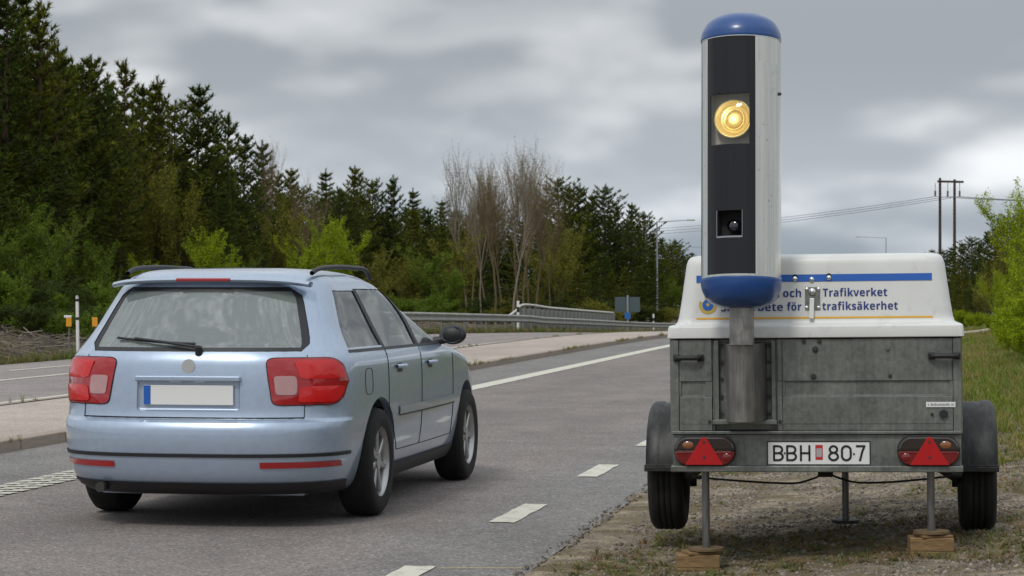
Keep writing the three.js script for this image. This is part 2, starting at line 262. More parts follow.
{
  const r = rng(701);
  scatter('gravel', new THREE.IcosahedronGeometry(1, 0), mStone, 120000, (i, q) => {
    const s = 7 + Math.pow(r(), 1.3) * 16, u = -1.95 + r() * 3.9; if (fbm(u * 2.2, s * 2.2, 3, 711) < 0.40 && r() < 0.6) return null;
    const k = 0.003 + 0.010 * Math.pow(r(), 3.2); const edge = u < -1.72; if (edge && r() < 0.55) return null;
    q.position.set(RX(u, s), Math.max(ground(u, s), u < -1.85 ? 0 : -9) + 0.008 + k * 0.2, RZ(u, s)); q.scale.set(k * (0.8 + r() * 0.7), k * (0.5 + 0.4 * r()), k * (0.8 + 0.7 * r())); q.rotation.set(r() * 6, r() * 6, r() * 6);
    const v = 0.115 + 0.20 * r() * (0.4 + 0.6 * r()); return [v * 1.12, v * 0.97, v * (0.74 + 0.12 * r())];
  }, 'loose grey gravel stones on the shoulder', 'gravel');
  const t1 = tuftGeo(3, 14, 0.085, 0.05, 0.0022), t2 = tuftGeo(5, 20, 0.16, 0.09, 0.003), t3 = tuftGeo(8, 16, 0.3, 0.14, 0.006);
  scatter('sparse_grass', t1, mBlade, 64000, (i, q) => {
    const s = 9 + Math.pow(r(), 1.2) * 18, u = -1.8 + r() * 4.6, n = fbm(u * 1.1 + 3, s * 0.9, 4, 721) - 0.14 * sstep(-1.4, -1.85, u) + 0.05 * sstep(15, 22, s); if (n < 0.445 + 0.14 * r()) return null;
    q.position.set(RX(u, s), ground(u, s) + 0.004, RZ(u, s)); const k = 0.25 + 0.6 * r(); q.scale.set(k * 1.3, k * (0.25 + 0.6 * r() * r()), k * 1.3); q.rotation.set(0, r() * 6.28, 0);
    const g = r(); return g < 0.62 ? [0.20 + 0.1 * r(), 0.155 + 0.07 * r(), 0.075 + 0.03 * r()] : [0.10 + 0.05 * r(), 0.13 + 0.05 * r(), 0.035];
  }, 'sparse dry grass and moss growing in the gravel', 'grass');
  scatter('verge_grass', t2, mBlade, 60000, (i, q) => {
    const s = 16 + Math.pow(r(), 1.15) * 62, u = 0.0 + r() * 9; const n = fbm(u * 0.5, s * 0.5, 4, 301); const g0 = 2.2 - sstep(16, 25, s) * 3.0 + (s > 40 ? -1.4 : 0); if (u < g0 * r()) return null; if (s > 60.2 && s < 66.3) return null;
    q.position.set(RX(u, s), ground(u, s) - 0.005, RZ(u, s)); const k = 0.5 + 0.9 * r(); q.scale.set(k, k * (0.3 + 0.55 * r()), k); q.rotation.set(0, r() * 6.28, 0);
    return r() < 0.38 + 0.4 * sstep(0.54, 0.38, n) ? [0.25 + 0.1 * r(), 0.215 + 0.08 * r(), 0.09] : [0.13 + 0.07 * r(), 0.185 + 0.07 * r(), 0.028];
  }, 'short grass on the bank beside the wood', 'grass');
  scatter('kerb_weeds', t2, mBlade, 1900, (i, q) => {
    const far = r() < 0.45, s = far ? 14 + r() * 76 : 13 + r() * 62, u = far ? -9.84 + (r() - 0.5) * 0.12 : -7.44 + (r() - 0.3) * 0.1; if (fbm(s * 0.8, far ? 4 : 9, 4, 731) < 0.57) return null;
    q.position.set(RX(u, s), elev(s) + 0.083, RZ(u, s)); const k = 0.2 + 0.5 * r(); q.scale.set(k, k * (0.4 + 1.0 * r() * r()), k); q.rotation.set(0, r() * 6.28, 0); return [0.13 + 0.12 * r(), 0.15 + 0.07 * r(), 0.05];
  }, 'weeds growing along the kerbs of the central strip', 'weeds');
  scatter('roadside_grass', t3, mBlade, 9000, (i, q) => {
    const s = 30 + r() * 120, u = -16.15 - r() * r() * 2.2; q.position.set(RX(u, s), ground(u, s) - 0.01, RZ(u, s)); const k = 0.4 + 0.8 * r(); q.scale.set(k, k * (0.4 + 0.5 * r()), k); q.rotation.set(0, r() * 6.28, 0); if (s < 62 && r() < 0.55) return null;
    return r() < 0.45 ? [0.22, 0.18, 0.09] : [0.11 + 0.05 * r(), 0.14 + 0.05 * r(), 0.035];
  }, 'grass strip along the far edge of the opposite carriageway', 'grass');
  const twig = merge([rod([-0.5, 0, 0], [0.1, 0.08, 0.05], 0.012, 0.009, 4), rod([0.1, 0.08, 0.05], [0.55, 0.02, -0.06], 0.009, 0.004, 4), rod([-0.1, 0.05, 0.03], [0.2, 0.16, 0.3], 0.007, 0.003, 4)]);
  scatter('brushwood', twig, mStone, 2600, (i, q) => {
    const s = 32 + r() * 60, u = -17.2 - r() * 7; q.position.set(RX(u, s), ground(u, s) + 0.03 + 0.1 * r() * r(), RZ(u, s)); q.scale.setScalar(0.35 + 0.9 * r()); q.rotation.set((r() - .5) * 0.5, r() * 6.28, (r() - .5) * 0.5); const v = 0.13 + 0.16 * r(); return [v, v * 0.82, v * 0.62];
  }, 'dry brushwood and litter on the earth bank by the wood', 'brushwood');
}
console.log('ground done');

// ------------------------------------------------------------------ trees
const mNeedle = [[0.080, 0.104, 0.014], [0.062, 0.090, 0.015], [0.104, 0.118, 0.013], [0.124, 0.130, 0.014]].map(c => phys(lin(...c), 0.8, { vertexColors: true, specularIntensity: 0.15, transmission: 0.18, thickness: 0 }));
const mLeafA = phys(lin(0.31, 0.40, 0.014), 0.7, { vertexColors: true, specularIntensity: 0.15, transmission: 0.4, thickness: 0 });
const mLeafB = phys(lin(0.135, 0.205, 0.018), 0.7, { vertexColors: true, specularIntensity: 0.15, transmission: 0.35, thickness: 0 });
const mLeafD = phys(lin(0.052, 0.078, 0.012), 0.7, { vertexColors: true, specularIntensity: 0.15, transmission: 0.3, thickness: 0 });
const mLeafC = phys(lin(0.205, 0.205, 0.030), 0.75, { vertexColors: true, specularIntensity: 0.15, transmission: 0.35, thickness: 0 });
const barkTex = tex(256, 256, (i, j) => { const v = 0.75 + 0.5 * (fbm(i / 8, j / 26, 4, 801, 32, 0) - 0.5); return [v, v, v]; }, true);
const birchTex = tex(256, 512, (i, j) => { const n = fbm(i / 26, j / 7, 4, 811, 10, 0), k = sstep(0.58, 0.66, n); const v = lerp(0.86, 0.3, k); return [v, v * 0.98, v * 0.94]; }, true);
const mBarkPine = std(lin(0.17, 0.105, 0.07), 0.95, 0, { map: barkTex }), mBarkGrey = std(lin(0.15, 0.125, 0.10), 0.95, 0, { map: barkTex }), mBirch = std(lin(0.5, 0.47, 0.43), 0.85, 0, { map: birchTex });
const mBud = std(lin(0.17, 0.145, 0.06), 0.9, 0, { vertexColors: true });
const mTwig = std(lin(0.165, 0.118, 0.062), 0.9), mTwigPale = std(lin(0.25, 0.21, 0.155), 0.9);
class Tris { // collects triangles with colours
  constructor() { this.p = []; this.c = []; }
  tri(a, b, c, col) { this.p.push(...a, ...b, ...c); if (col) for (let i = 0; i < 3; i++) this.c.push(...col); }
  geo() { const g = new THREE.BufferGeometry(); g.setAttribute('position', new THREE.Float32BufferAttribute(this.p, 3)); if (this.c.length) g.setAttribute('color', new THREE.Float32BufferAttribute(this.c, 3)); g.computeVertexNormals(); return g; }
  stick(a, b, r0, r1, n = 3) { // thin open cone
    const d = [b[0] - a[0], b[1] - a[1], b[2] - a[2]], L = Math.hypot(...d) || 1, w = d.map(x => x / L);
    const h = Math.abs(w[1]) > 0.9 ? [1, 0, 0] : [0, 1, 0]; let u = [w[1] * h[2] - w[2] * h[1], w[2] * h[0] - w[0] * h[2], w[0] * h[1] - w[1] * h[0]]; const ul = Math.hypot(...u); u = u.map(x => x / ul); const v = [w[1] * u[2] - w[2] * u[1], w[2] * u[0] - w[0] * u[2], w[0] * u[1] - w[1] * u[0]];
    const ring = (q, r) => Array.from({ length: n }, (_, k) => { const t = k / n * 6.2832, c = Math.cos(t) * r, s = Math.sin(t) * r; return [q[0] + u[0] * c + v[0] * s, q[1] + u[1] * c + v[1] * s, q[2] + u[2] * c + v[2] * s]; });
    const A = ring(a, r0), B = ring(b, r1);
    for (let k = 0; k < n; k++) { const m = (k + 1) % n; this.tri(A[k], A[m], B[m]); this.tri(A[k], B[m], B[k]); }
  }
}
const add = (a, b, k = 1) => [a[0] + b[0] * k, a[1] + b[1] * k, a[2] + b[2] * k];
const nrm = a => { const l = Math.hypot(...a) || 1; return a.map(x => x / l); };
function trunkGeo(H, r0, seed, lean = 0.02) {
  const r = rng(seed), a = r() * 6.28; return grid(9, 16, (i, j) => { const t = i * 6.2832, y = H * j, rad = r0 * Math.pow(1 - j * 0.97, 0.85) * (1 + 0.35 * Math.exp(-j * 40)); const ox = Math.sin(j * 5 + a) * lean * H * 0.4 * j, oz = Math.cos(j * 4 + a) * lean * H * 0.4 * j; return [Math.cos(t) * rad + ox, y, Math.sin(t) * rad + oz, i * 2, y * 0.5]; });
}
// a tuft of needles: narrow triangles fanned round a shoot
function needles(T, r, p, d, len, wid, n, col) {
  const u0 = nrm(Math.abs(d[1]) > 0.9 ? [d[1], -d[0], 0] : [-d[2], 0, d[0]]), v0 = [d[1] * u0[2] - d[2] * u0[1], d[2] * u0[0] - d[0] * u0[2], d[0] * u0[1] - d[1] * u0[0]];
  for (let k = 0; k < n; k++) {
    const t = r() * 6.2832, sp = 0.25 + 0.75 * r(), w = [0, 1, 2].map(q => d[q] + (u0[q] * Math.cos(t) + v0[q] * Math.sin(t)) * sp), q = nrm(w), L = len * (0.65 + 0.6 * r());
    const sd = [-u0[0] * Math.sin(t) + v0[0] * Math.cos(t), -u0[1] * Math.sin(t) + v0[1] * Math.cos(t), -u0[2] * Math.sin(t) + v0[2] * Math.cos(t)], st = add(p, d, -len * 0.4 * r()), f = 0.75 + 0.5 * r();
    T.tri(add(st, sd, wid / 2), add(st, sd, -wid / 2), add(st, q, L), col.map(x => x * f));
  }
}
function conifer(seed, H, o) { // o: radius, start (bare height share), droop, up, open, tuft, whorl
  const r = rng(seed), T = new Tris(), W = new Tris();
  const whorls = Math.round(H / o.whorl);
  for (let w = 0; w < whorls; w++) {
    const j = lerp(o.start, 0.985, (w + 0.3 * r()) / whorls), y = H * j, tt = (j - o.start) / (1 - o.start);
    const env = o.radius * (o.round ? Math.pow(Math.sin(Math.PI * (0.16 + 0.84 * (0.12 + 0.88 * tt))), 0.75) : Math.pow(1 - tt, 0.72) * (0.55 + 0.45 * sstep(0, 0.18, tt))) + 0.18;
    const nb = 4 + Math.floor(r() * 3), a0 = r() * 6.28;
    for (let b = 0; b < nb; b++) {
      if (r() < o.open) continue;
      const a = a0 + b / nb * 6.2832 + (r() - 0.5) * 0.7, L = env * (0.6 + 0.55 * r()), rise = lerp(o.low, o.high, tt) + (r() - 0.5) * 0.3;
      const dir = nrm([Math.cos(a), rise, Math.sin(a)]); let prev = [0, y, 0]; const st = Math.max(3, Math.round(L / 0.34));
      for (let k = 1; k <= st; k++) {
        const q = k / st, cur = [dir[0] * L * q, y + dir[1] * L * q + o.curl * L * q * q, dir[2] * L * q];
        W.stick(prev, cur, 0.035 * (1 - q) + 0.012, 0.035 * (1 - q) + 0.008);
        const d = nrm([cur[0] - prev[0], cur[1] - prev[1], cur[2] - prev[2]]);
        if (q > 0.22) {
          const side = nrm([-d[2], 0.1, d[0]]);
          for (let e = 0; e < o.side; e++) { // side shoots
            const sg = e % 2 ? 1 : -1, sl = (1 - q * 0.55) * Math.min(0.75, 0.34 * L) * (0.4 + 0.8 * r()), sd = nrm([d[0] * 0.6 + side[0] * sg, d[1] * 0.5 + 0.15 * r() + o.tip, d[2] * 0.6 + side[2] * sg]);
            const base = add(prev, d, r() * L / st), cnt = Math.max(1, Math.round(sl / 0.2)), f = 0.7 + 0.6 * r();
            for (let c = 1; c <= cnt; c++) { const sp = add(base, sd, sl * c / cnt); needles(T, r, sp, sd, o.len, o.wid, o.tuft, [f, f, f * 0.95]); }
          }
        }
        if (k === st) for (let c = 0; c < 2; c++) needles(T, r, add(cur, d, c * 0.1), nrm([d[0], d[1] + o.tip * 2, d[2]]), o.len, o.wid, o.tuft, [1.15, 1.15, 1]);
        prev = cur;
      }
    }
  }
  for (let k = 0; k < 7; k++) needles(T, r, [0, H - 0.14 * k, 0], [0, 1, 0], o.len, o.wid, o.tuft + 2, [1.1, 1.1, 1]);
  return { trunk: trunkGeo(H, H * 0.0125, seed), limbs: W.geo(), crown: T.geo() };
}
function broadleaf(seed, H, o) { // limbs fork; leaves along the last forks
  const r = rng(seed), T = new Tris(), W = new Tris();
  const grow = (p, d, L, rad, lev) => {
    const n = 3; let q = p, dd = d;
    for (let k = 0; k < n; k++) {
      dd = nrm([dd[0] + (r() - 0.5) * 0.28, dd[1] + (r() - 0.4) * 0.18, dd[2] + (r() - 0.5) * 0.28]); const e = add(q, dd, L / n);
      W.stick(q, e, rad * (1 - k / n * 0.5), rad * (1 - (k + 1) / n * 0.5), lev < 1 ? 5 : 3);
      if (lev < o.levels) {
        const m = lev === 0 ? (k === 0 ? (o.low ? 2 : 0) : o.fork) : o.fork - 1;
        for (let c = 0; c < m; c++) { const a = r() * 6.2832, sp = o.spread * (0.7 + 0.6 * r()); const nd = nrm([dd[0] * 0.8 + Math.cos(a) * sp, dd[1] * 0.8 + o.rise * (0.4 + 0.6 * r()), dd[2] * 0.8 + Math.sin(a) * sp]); grow(e, nd, L * (0.42 + 0.24 * r()), rad * 0.45, lev + 1); }
      }
      if (o.leaf && lev >= o.levels - 1 && r() > o.gap) for (let c = 0; c < o.leaves; c++) {
        const t = r(), f = 0.65 + 0.7 * r(), cp = [0, 1, 2].map(z => lerp(q[z], e[z], t) + (r() - 0.5) * o.puff), a = nrm([r() - 0.5, r() - 0.5, r() - 0.5]), b = nrm([r() - 0.5, r() - 0.7, r() - 0.5]), s = o.leaf * (0.6 + 0.8 * r()), col = [f * (0.9 + 0.25 * r()), f, f * (0.7 + 0.6 * r())];
        const m1 = add(add(cp, a, s * 0.5), b, s * 0.3), m2 = add(add(cp, a, s * 0.5), b, -s * 0.3), ti = add(cp, a, s); T.tri(cp, m1, m2, col); T.tri(m1, ti, m2, col);
      }
      q = e;
    }
  };
  const stems = o.stems || 1;
  for (let k = 0; k < stems; k++) { const a = r() * 6.28, ln = stems > 1 ? 0.16 + 0.2 * r() : 0.03; grow([Math.cos(a) * 0.1 * (stems - 1), H * o.clear * 0, Math.sin(a) * 0.1 * (stems - 1)], nrm([Math.cos(a) * ln, 1, Math.sin(a) * ln]), H * 0.72, H * 0.009 * (o.thin || 1) / Math.sqrt(stems), 0); }
  const cg = o.leaf ? T.geo() : null; return { limbs: W.geo(), crown: cg, stems };
}
function fitH(g, H) { let top = 0; for (const k of ['crown', 'limbs']) if (g[k]) { g[k].computeBoundingBox(); top = Math.max(top, g[k].boundingBox.max.y); } const s = H / top; for (const k of ['crown', 'limbs', 'trunk']) if (g[k]) g[k].scale(s, s, s); return g; }
const SPR = { radius: 2.3, start: 0.05, low: -0.12, high: 0.55, curl: 0.10, open: 0.05, side: 4, tip: 0.10, len: 0.25, wid: 0.055, tuft: 6, whorl: 0.42 };
const PIN = { radius: 2.5, start: 0.16, low: 0.12, high: 0.95, curl: 0.22, open: 0.12, side: 4, tip: 0.42, len: 0.25, wid: 0.05, tuft: 8, whorl: 0.62 };
const BASE = 12;
const kinds = {
  pineA: conifer(1001, BASE, PIN), pineB: conifer(1002, BASE, { ...PIN, radius: 2.0, start: 0.1, open: 0.2 }), pineC: conifer(1003, BASE, { ...PIN, radius: 2.8, start: 0.22, round: true, high: 0.7 }),
  pineD: conifer(1004, BASE, { ...PIN, radius: 2.2, open: 0.25, whorl: 0.7, high: 1.1 }),
  spruceA: conifer(1011, BASE, SPR), spruceB: conifer(1012, BASE, { ...SPR, radius: 1.8, open: 0.14 }),
  birchGreen: fitH(broadleaf(1021, BASE, { levels: 3, fork: 3, spread: 0.62, rise: 0.55, leaf: 0.24, leaves: 13, gap: 0.3, puff: 0.55, clear: 0.2, low: true }), BASE),
  birchGreenB: fitH(broadleaf(1022, BASE, { levels: 3, fork: 3, spread: 0.5, rise: 0.65, leaf: 0.24, leaves: 10, gap: 0.3, puff: 0.5, clear: 0.1, low: true, stems: 2 }), BASE),
  shrub: fitH(broadleaf(1031, 5, { levels: 3, fork: 3, spread: 0.7, rise: 0.35, leaf: 0.19, leaves: 6, gap: 0.5, puff: 0.26, clear: 0, low: true, stems: 4 }), BASE),
  shrubB: fitH(broadleaf(1032, 5, { levels: 3, fork: 3, spread: 0.85, rise: 0.25, leaf: 0.19, leaves: 6, gap: 0.5, puff: 0.28, clear: 0, low: true, stems: 5 }), BASE),
  bareA: fitH(broadleaf(1041, BASE, { levels: 4, fork: 3, spread: 0.36, rise: 0.75, leaf: 0.10, leaves: 1, gap: 0.45, puff: 0.3, clear: 0, thin: 1.05 }), BASE), bareB: fitH(broadleaf(1042, BASE, { levels: 4, fork: 3, spread: 0.42, rise: 0.8, leaf: 0.10, leaves: 1, gap: 0.45, puff: 0.3, clear: 0, thin: 1.05 }), BASE),
};
console.log(Object.entries(kinds).map(([k, g]) => k + ':' + ['trunk', 'limbs', 'crown'].map(n => g[n] ? Math.round((g[n].index ? g[n].index.count : g[n].attributes.position.count) / 3) : 0).join('/')).join(' '));
let treeSeed = 5;
function plant(name, kind, px, Z, H, mats, label, category, group, wide = 1, dx = 0) {
  const adj = { pineA: 'full-crowned ', pineB: 'slim ', pineC: 'broad round-topped ', pineD: 'thin open-crowned ', spruceA: 'dense ', spruceB: 'narrow ' }[kind] || '';
  const g = kinds[kind], t = thing(name, adj + label, category, group), x = pxAt(px, Z) + dx;
  if (g.trunk) part('trunk', g.trunk, mats.bark, t);
  const l = part(g.trunk ? 'branches' : 'trunk', g.limbs, mats.limb || mats.bark, t);
  if (g.crown) part('crown', g.crown, mats.leaf, t);
  t.position.set(x, groundAt(x, -Z) - 0.08, -Z); const k = H / BASE; t.scale.set(k * wide, k, k * wide); t.rotation.y = (treeSeed = (treeSeed * 7.13 + 1.7) % 6.283); return t;
}
// height of a tree whose tip shows at pixel row y, at depth Z
const tip = (px, Z, y) => EYE + (288 - y) / F * Z - groundAt(pxAt(px, Z), -Z);
{
  const r = rng(2024), pines = ['pineA', 'pineB', 'pineC', 'pineD'], spr = ['spruceA', 'spruceB'];
  const pm = i => ({ bark: mBarkPine, leaf: mNeedle[i % 4] });
  const L1 = ['dark pine inside the tall stand behind its front row', 'pine tree', 'pines of the tall stand by the earth bank'];
  // front skyline of the tall stand
  const sky1 = [[-22, 88, -45, 0], [6, 86, -20, 1], [22, 92, -12, 0], [38, 90, 0, 3], [58, 98, 40, 1], [72, 104, 58, 2], [91, 104, 55, 0], [108, 110, 78, 1], [126, 114, 58, 3], [143, 120, 84, 0], [157, 118, 76, 1], [176, 128, 100, 2], [199, 128, 84, 0], [214, 136, 112, 1], [229, 138, 112, 3], [245, 146, 134, 0], [262, 152, 140, 1]];
  for (const [px, Z, y, k] of sky1) plant('pine_tree', pines[k], px, Z, tip(px, Z, y), pm(k + (px & 1)), 'dark pine of the tall stand with its tip against the sky', 'pine tree', 'pines fronting the tall stand', 1.05 + 0.25 * r());
  // filling rows behind
  for (let i = 0; i < 34; i++) { const px = -30 + i * 9.2 + r() * 8, f = clamp(px / 280), Z = lerp(104, 170, f) + r() * 26, y = lerp(-5, 165, Math.pow(f, 0.9)) + 25 + r() * 40; plant('pine_tree', r() < 0.6 ? pines[i % 4] : spr[i % 2], px, Z, tip(px, Z, y), pm(i), ...L1, 1.1); }
  // lower spruces at the front of the stand
  for (let i = 0; i < 20; i++) { const px = -12 + i * 14.5 + r() * 10, f = clamp(px / 280), Z = lerp(76, 128, f) + r() * 8, y = lerp(120, 205, f) + r() * 70; plant('spruce_tree', spr[i % 2], px, Z, tip(px, Z, y), pm(i + 1), 'low dark spruce with branches down to the ground before the tall pines', 'spruce tree', 'young spruces along the wood edge', 1.3); }
  for (let i = 0; i < 16; i++) { const px = -44 - i * 15 - r() * 8, Z = 78 + r() * 22, y = -40 + r() * 70; plant('pine_tree', pines[i % 4], px, Z, tip(px, Z, y), pm(i), ...L1, 1.2); }
  // middle wood
  const L2 = ['dark conifer in the middle wood behind the guardrail', 'conifer tree', 'conifers of the middle wood'];
  const sky2 = [[278, 165, 170, 'pineB'], [291, 172, 168, 'pineA'], [326, 200, 169, 'spruceB'], [341, 195, 188, 'pineC'], [355, 200, 166, 'pineA'], [372, 205, 180, 'pineC'], [393, 205, 175, 'pineB'], [413, 215, 188, 'spruceB'], [428, 215, 208, 'pineA'], [442, 225, 200, 'spruceA'], [457, 220, 207, 'pineB'], [470, 230, 214, 'pineA'], [492, 232, 205, 'pineC'], [512, 236, 214, 'pineB'], [531, 236, 204, 'pineD'], [546, 236, 198, 'pineA']];
  for (const [px, Z, y, k] of sky2) plant('conifer_tree', k, px, Z, tip(px, Z, y), pm(px), ...L2, 1.15);
  for (let i = 0; i < 24; i++) { const px = 272 + i * 12.4 + r() * 9, Z = 200 + r() * 50, y = 205 + r() * 40; plant('conifer_tree', r() < 0.5 ? spr[i % 2] : pines[i % 4], px, Z, tip(px, Z, y), pm(i), ...L2, 1.3); }
  for (let i = 0; i < 20; i++) { const px = 280 + i * 9.6 + r() * 6, Z = 236 + r() * 26, y = lerp(178, 212, clamp((px - 280) / 170)) + r() * 16; plant('conifer_tree', pines[(i * 3) % 4], px, Z, tip(px, Z, y), pm(i + 2), ...L2, 1.35); }
  // right end of the wood, behind the bridge rail
  const L3 = ['tall dark pine in the block of wood behind the bridge rail', 'pine tree', 'pines behind the bridge rail'];
  for (const [px, Z, y, k] of [[558, 225, 178, 'pineC'], [570, 232, 186, 'pineA'], [580, 226, 183, 'pineB'], [592, 236, 194, 'pineA'], [605, 232, 187, 'pineC'], [617, 240, 203, 'pineB'], [632, 240, 203, 'pineA'], [644, 246, 213, 'pineC'], [653, 262, 232, 'pineB'], [565, 245, 205, 'pineD'], [588, 248, 208, 'pineC'], [610, 250, 214, 'pineA'], [628, 256, 220, 'pineD'], [640, 258, 232, 'pineA']]) plant('pine_tree', k, px, Z, tip(px, Z, y), pm(px), ...L3, 1.2);
  for (let i = 0; i < 10; i++) { const px = 545 + i * 11 + r() * 8, Z = 206 + r() * 14, y = 236 + r() * 40; plant('spruce_tree', spr[i % 2], px, Z, tip(px, Z, y), pm(i), 'shorter spruce filling the wood behind the bridge rail', 'spruce tree', 'shorter spruces behind the bridge rail', 1.5); }
  // far line of wood past the lamp posts, and its far end behind the trailer
  const L4 = ['distant conifer in the far line of wood past the lamp posts', 'conifer tree', 'distant conifers past the lamp posts'];
  for (const [px, Z, y] of [[662, 300, 238], [670, 310, 244], [676, 320, 240], [684, 330, 255], [692, 330, 252], [700, 340, 262], [712, 340, 262], [660, 290, 262], [668, 290, 268], [680, 300, 272], [690, 310, 275], [925, 400, 252], [932, 400, 249], [918, 420, 259], [905, 430, 262], [890, 440, 266], [870, 450, 266], [850, 460, 268], [830, 470, 268], [810, 470, 268], [790, 470, 268], [770, 460, 266], [750, 440, 264], [730, 400, 262]]) plant('conifer_tree', r() < 0.6 ? 'pineC' : 'spruceA', px, Z, tip(px, Z, y), pm(px), ...L4, 1.25);
  // right-hand wood
  const L5 = ['dark conifer in the wood beyond the grass bank', 'conifer tree', 'conifers beyond the grass bank'];
  for (const [px, Z, y, k] of [[944, 190, 250, 'pineC'], [952, 185, 246, 'spruceA'], [962, 178, 242, 'pineA'], [972, 165, 237, 'pineC'], [980, 160, 240, 'pineB'], [988, 150, 230, 'pineA'], [997, 140, 226, 'spruceA'], [1008, 125, 214, 'pineC'], [1022, 118, 208, 'pineA'], [1036, 110, 190, 'pineB'], [966, 145, 268, 'spruceB'], [958, 160, 275, 'spruceA'], [976, 130, 262, 'spruceA'], [990, 118, 258, 'spruceB'], [1004, 105, 246, 'spruceA'], [1020, 98, 240, 'spruceB']]) plant('conifer_tree', k, px, Z, tip(px, Z, y), pm(px + 1), ...L5, 1.3);
  const green = { bark: mBirch, limb: mBarkGrey, leaf: mLeafA }, mid = { bark: mBarkGrey, limb: mBarkGrey, leaf: mLeafB }, olive = { bark: mBarkGrey, limb: mBarkGrey, leaf: mLeafC }, deep = { bark: mBarkGrey, limb: mBarkGrey, leaf: mLeafD };
  for (const [px, Z, y, k, m, w] of [[1026, 62, 170, 'birchGreen', green, 1.0], [1012, 70, 218, 'birchGreenB', olive, 1.0], [1000, 62, 262, 'birchGreenB', green, 1.25], [1016, 50, 238, 'birchGreen', green, 1.2], [1034, 42, 222, 'birchGreenB', green, 1.2], [990, 84, 262, 'birchGreen', olive, 1.1], [978, 100, 278, 'birchGreen', olive, 1.2]]) plant('birch_tree', k, px, Z, tip(px, Z, y), m, 'birch in fresh light green leaf on the grass bank', 'birch tree', 'leafy birches on the grass bank', w);
  for (const [px, Z, y, w] of [[1016, 40, 292, 1.1], [1030, 35, 276, 1.1], [1004, 50, 304, 1.0], [1004, 44, 318, 1.1], [1018, 37, 312, 1.2], [1036, 33, 300, 1.2], [992, 56, 310, 1.1], [980, 70, 308, 1.1], [970, 84, 310, 1.2], [962, 100, 306, 1.2]]) plant('shrub', 'shrub', px, Z, tip(px, Z, y), green, 'light green leafy shrub at the foot of the birches', 'shrub', 'shrubs at the foot of the birches', w);
  // fresh green trees along the wood edge on the left
  for (const [px, Z, y, k, m, w] of [[217, 96, 218, 'birchGreenB', green, 1.15], [243, 104, 250, 'birchGreen', mid, 1.2], [318, 132, 206, 'birchGreenB', green, 1.05], [335, 138, 214, 'birchGreen', green, 1.0], [303, 128, 232, 'birchGreen', green, 1.2], [145, 92, 250, 'birchGreen', green, 1.1]]) plant('birch_tree', k, px, Z, tip(px, Z, y), m, 'young birch in bright green leaf before the dark conifers', 'birch tree', 'bright young birches along the wood edge', w);
  for (const [px, Z, y, k, m, w] of [[40, 80, 190, 'birchGreenB', mid, 1.0], [62, 78, 205, 'birchGreen', mid, 1.1], [12, 76, 215, 'birchGreen', mid, 1.1], [92, 86, 230, 'birchGreenB', mid, 1.1], [165, 112, 150, 'birchGreenB', olive, 0.8], [428, 160, 240, 'birchGreen', mid, 1.4], [446, 158, 262, 'birchGreenB', mid, 1.4], [408, 164, 250, 'birchGreenB', olive, 1.3], [385, 170, 240, 'birchGreen', olive, 1.2], [465, 165, 225, 'birchGreen', olive, 1.2], [268, 140, 190, 'birchGreen', olive, 1.0], [556, 190, 215, 'birchGreenB', olive, 1.0], [543, 186, 240, 'birchGreen', olive, 1.2], [668, 260, 272, 'birchGreen', mid, 1.4], [650, 250, 275, 'birchGreenB', mid, 1.3]]) plant('broadleaf_tree', k, px, Z, tip(px, Z, y), m, 'dull green broadleaf tree just coming into leaf at the wood edge', 'broadleaf tree', 'dull green broadleaf trees at the wood edge', w);
  // undergrowth
  for (let i = 0; i < 30; i++) { const px = -15 + i * 10.5 + r() * 8, f = clamp(px / 300), Z = lerp(60, 104, f) + r() * 6, y = lerp(262, 288, f) + r() * 26; plant('shrub', i % 2 ? 'shrub' : 'shrubB', px, Z, tip(px, Z, y), r() < 0.12 ? green : r() < 0.45 ? mid : deep, 'leafy shrub in the undergrowth above the earth bank', 'shrub', 'undergrowth above the earth bank', 1.2); }
  for (let i = 0; i < 15; i++) { const px = -18 + i * 10 + r() * 7, Z = 49 + r() * 5, y = 292 + r() * 16; plant('shrub', i % 2 ? 'shrub' : 'shrubB', px, Z, tip(px, Z, y), i % 4 ? deep : mid, 'low dark shrub on the earth bank behind the slim white post', 'shrub', 'low shrubs on the earth bank', 1.5); }
  for (let i = 0; i < 34; i++) { const px = 296 + i * 11.2 + r() * 8, f = clamp((px - 296) / 380), Z = lerp(120, 215, f) + r() * 8, y = lerp(284, 298, f) + r() * 14; plant('shrub', i % 2 ? 'shrub' : 'shrubB', px, Z, tip(px, Z, y), px < 450 ? (r() < 0.5 ? mid : deep) : (r() < 0.5 ? olive : deep), 'leafy shrub in the undergrowth behind the guardrail', 'shrub', 'undergrowth behind the guardrail', 1.5); }
  // bare trees
  const bare = { bark: mTwig, limb: mTwig, leaf: mBud }, pale = { bark: mTwigPale, limb: mTwigPale, leaf: mBud };
  for (const [px, Z, y, k, m, w] of [[468, 168, 138, 'bareA', pale, 0.95], [482, 172, 143, 'bareB', pale, 0.9], [494, 170, 146, 'bareB', bare, 1.1], [512, 168, 130, 'bareA', pale, 1.05], [524, 172, 138, 'bareB', bare, 1.0], [536, 176, 156, 'bareA', bare, 1.1], [503, 176, 152, 'bareA', bare, 1.1], [548, 182, 176, 'bareB', bare, 1.0], [487, 180, 165, 'bareA', bare, 1.1], [518, 180, 154, 'bareB', bare, 1.2], [530, 178, 146, 'bareA', bare, 1.1], [474, 184, 180, 'bareB', bare, 1.1]]) plant('bare_tree', k, px, Z, tip(px, Z, y), m, 'leafless grey-brown tree with fine twigs in the clump behind the guardrail', 'bare tree', 'leafless clump behind the guardrail', w);
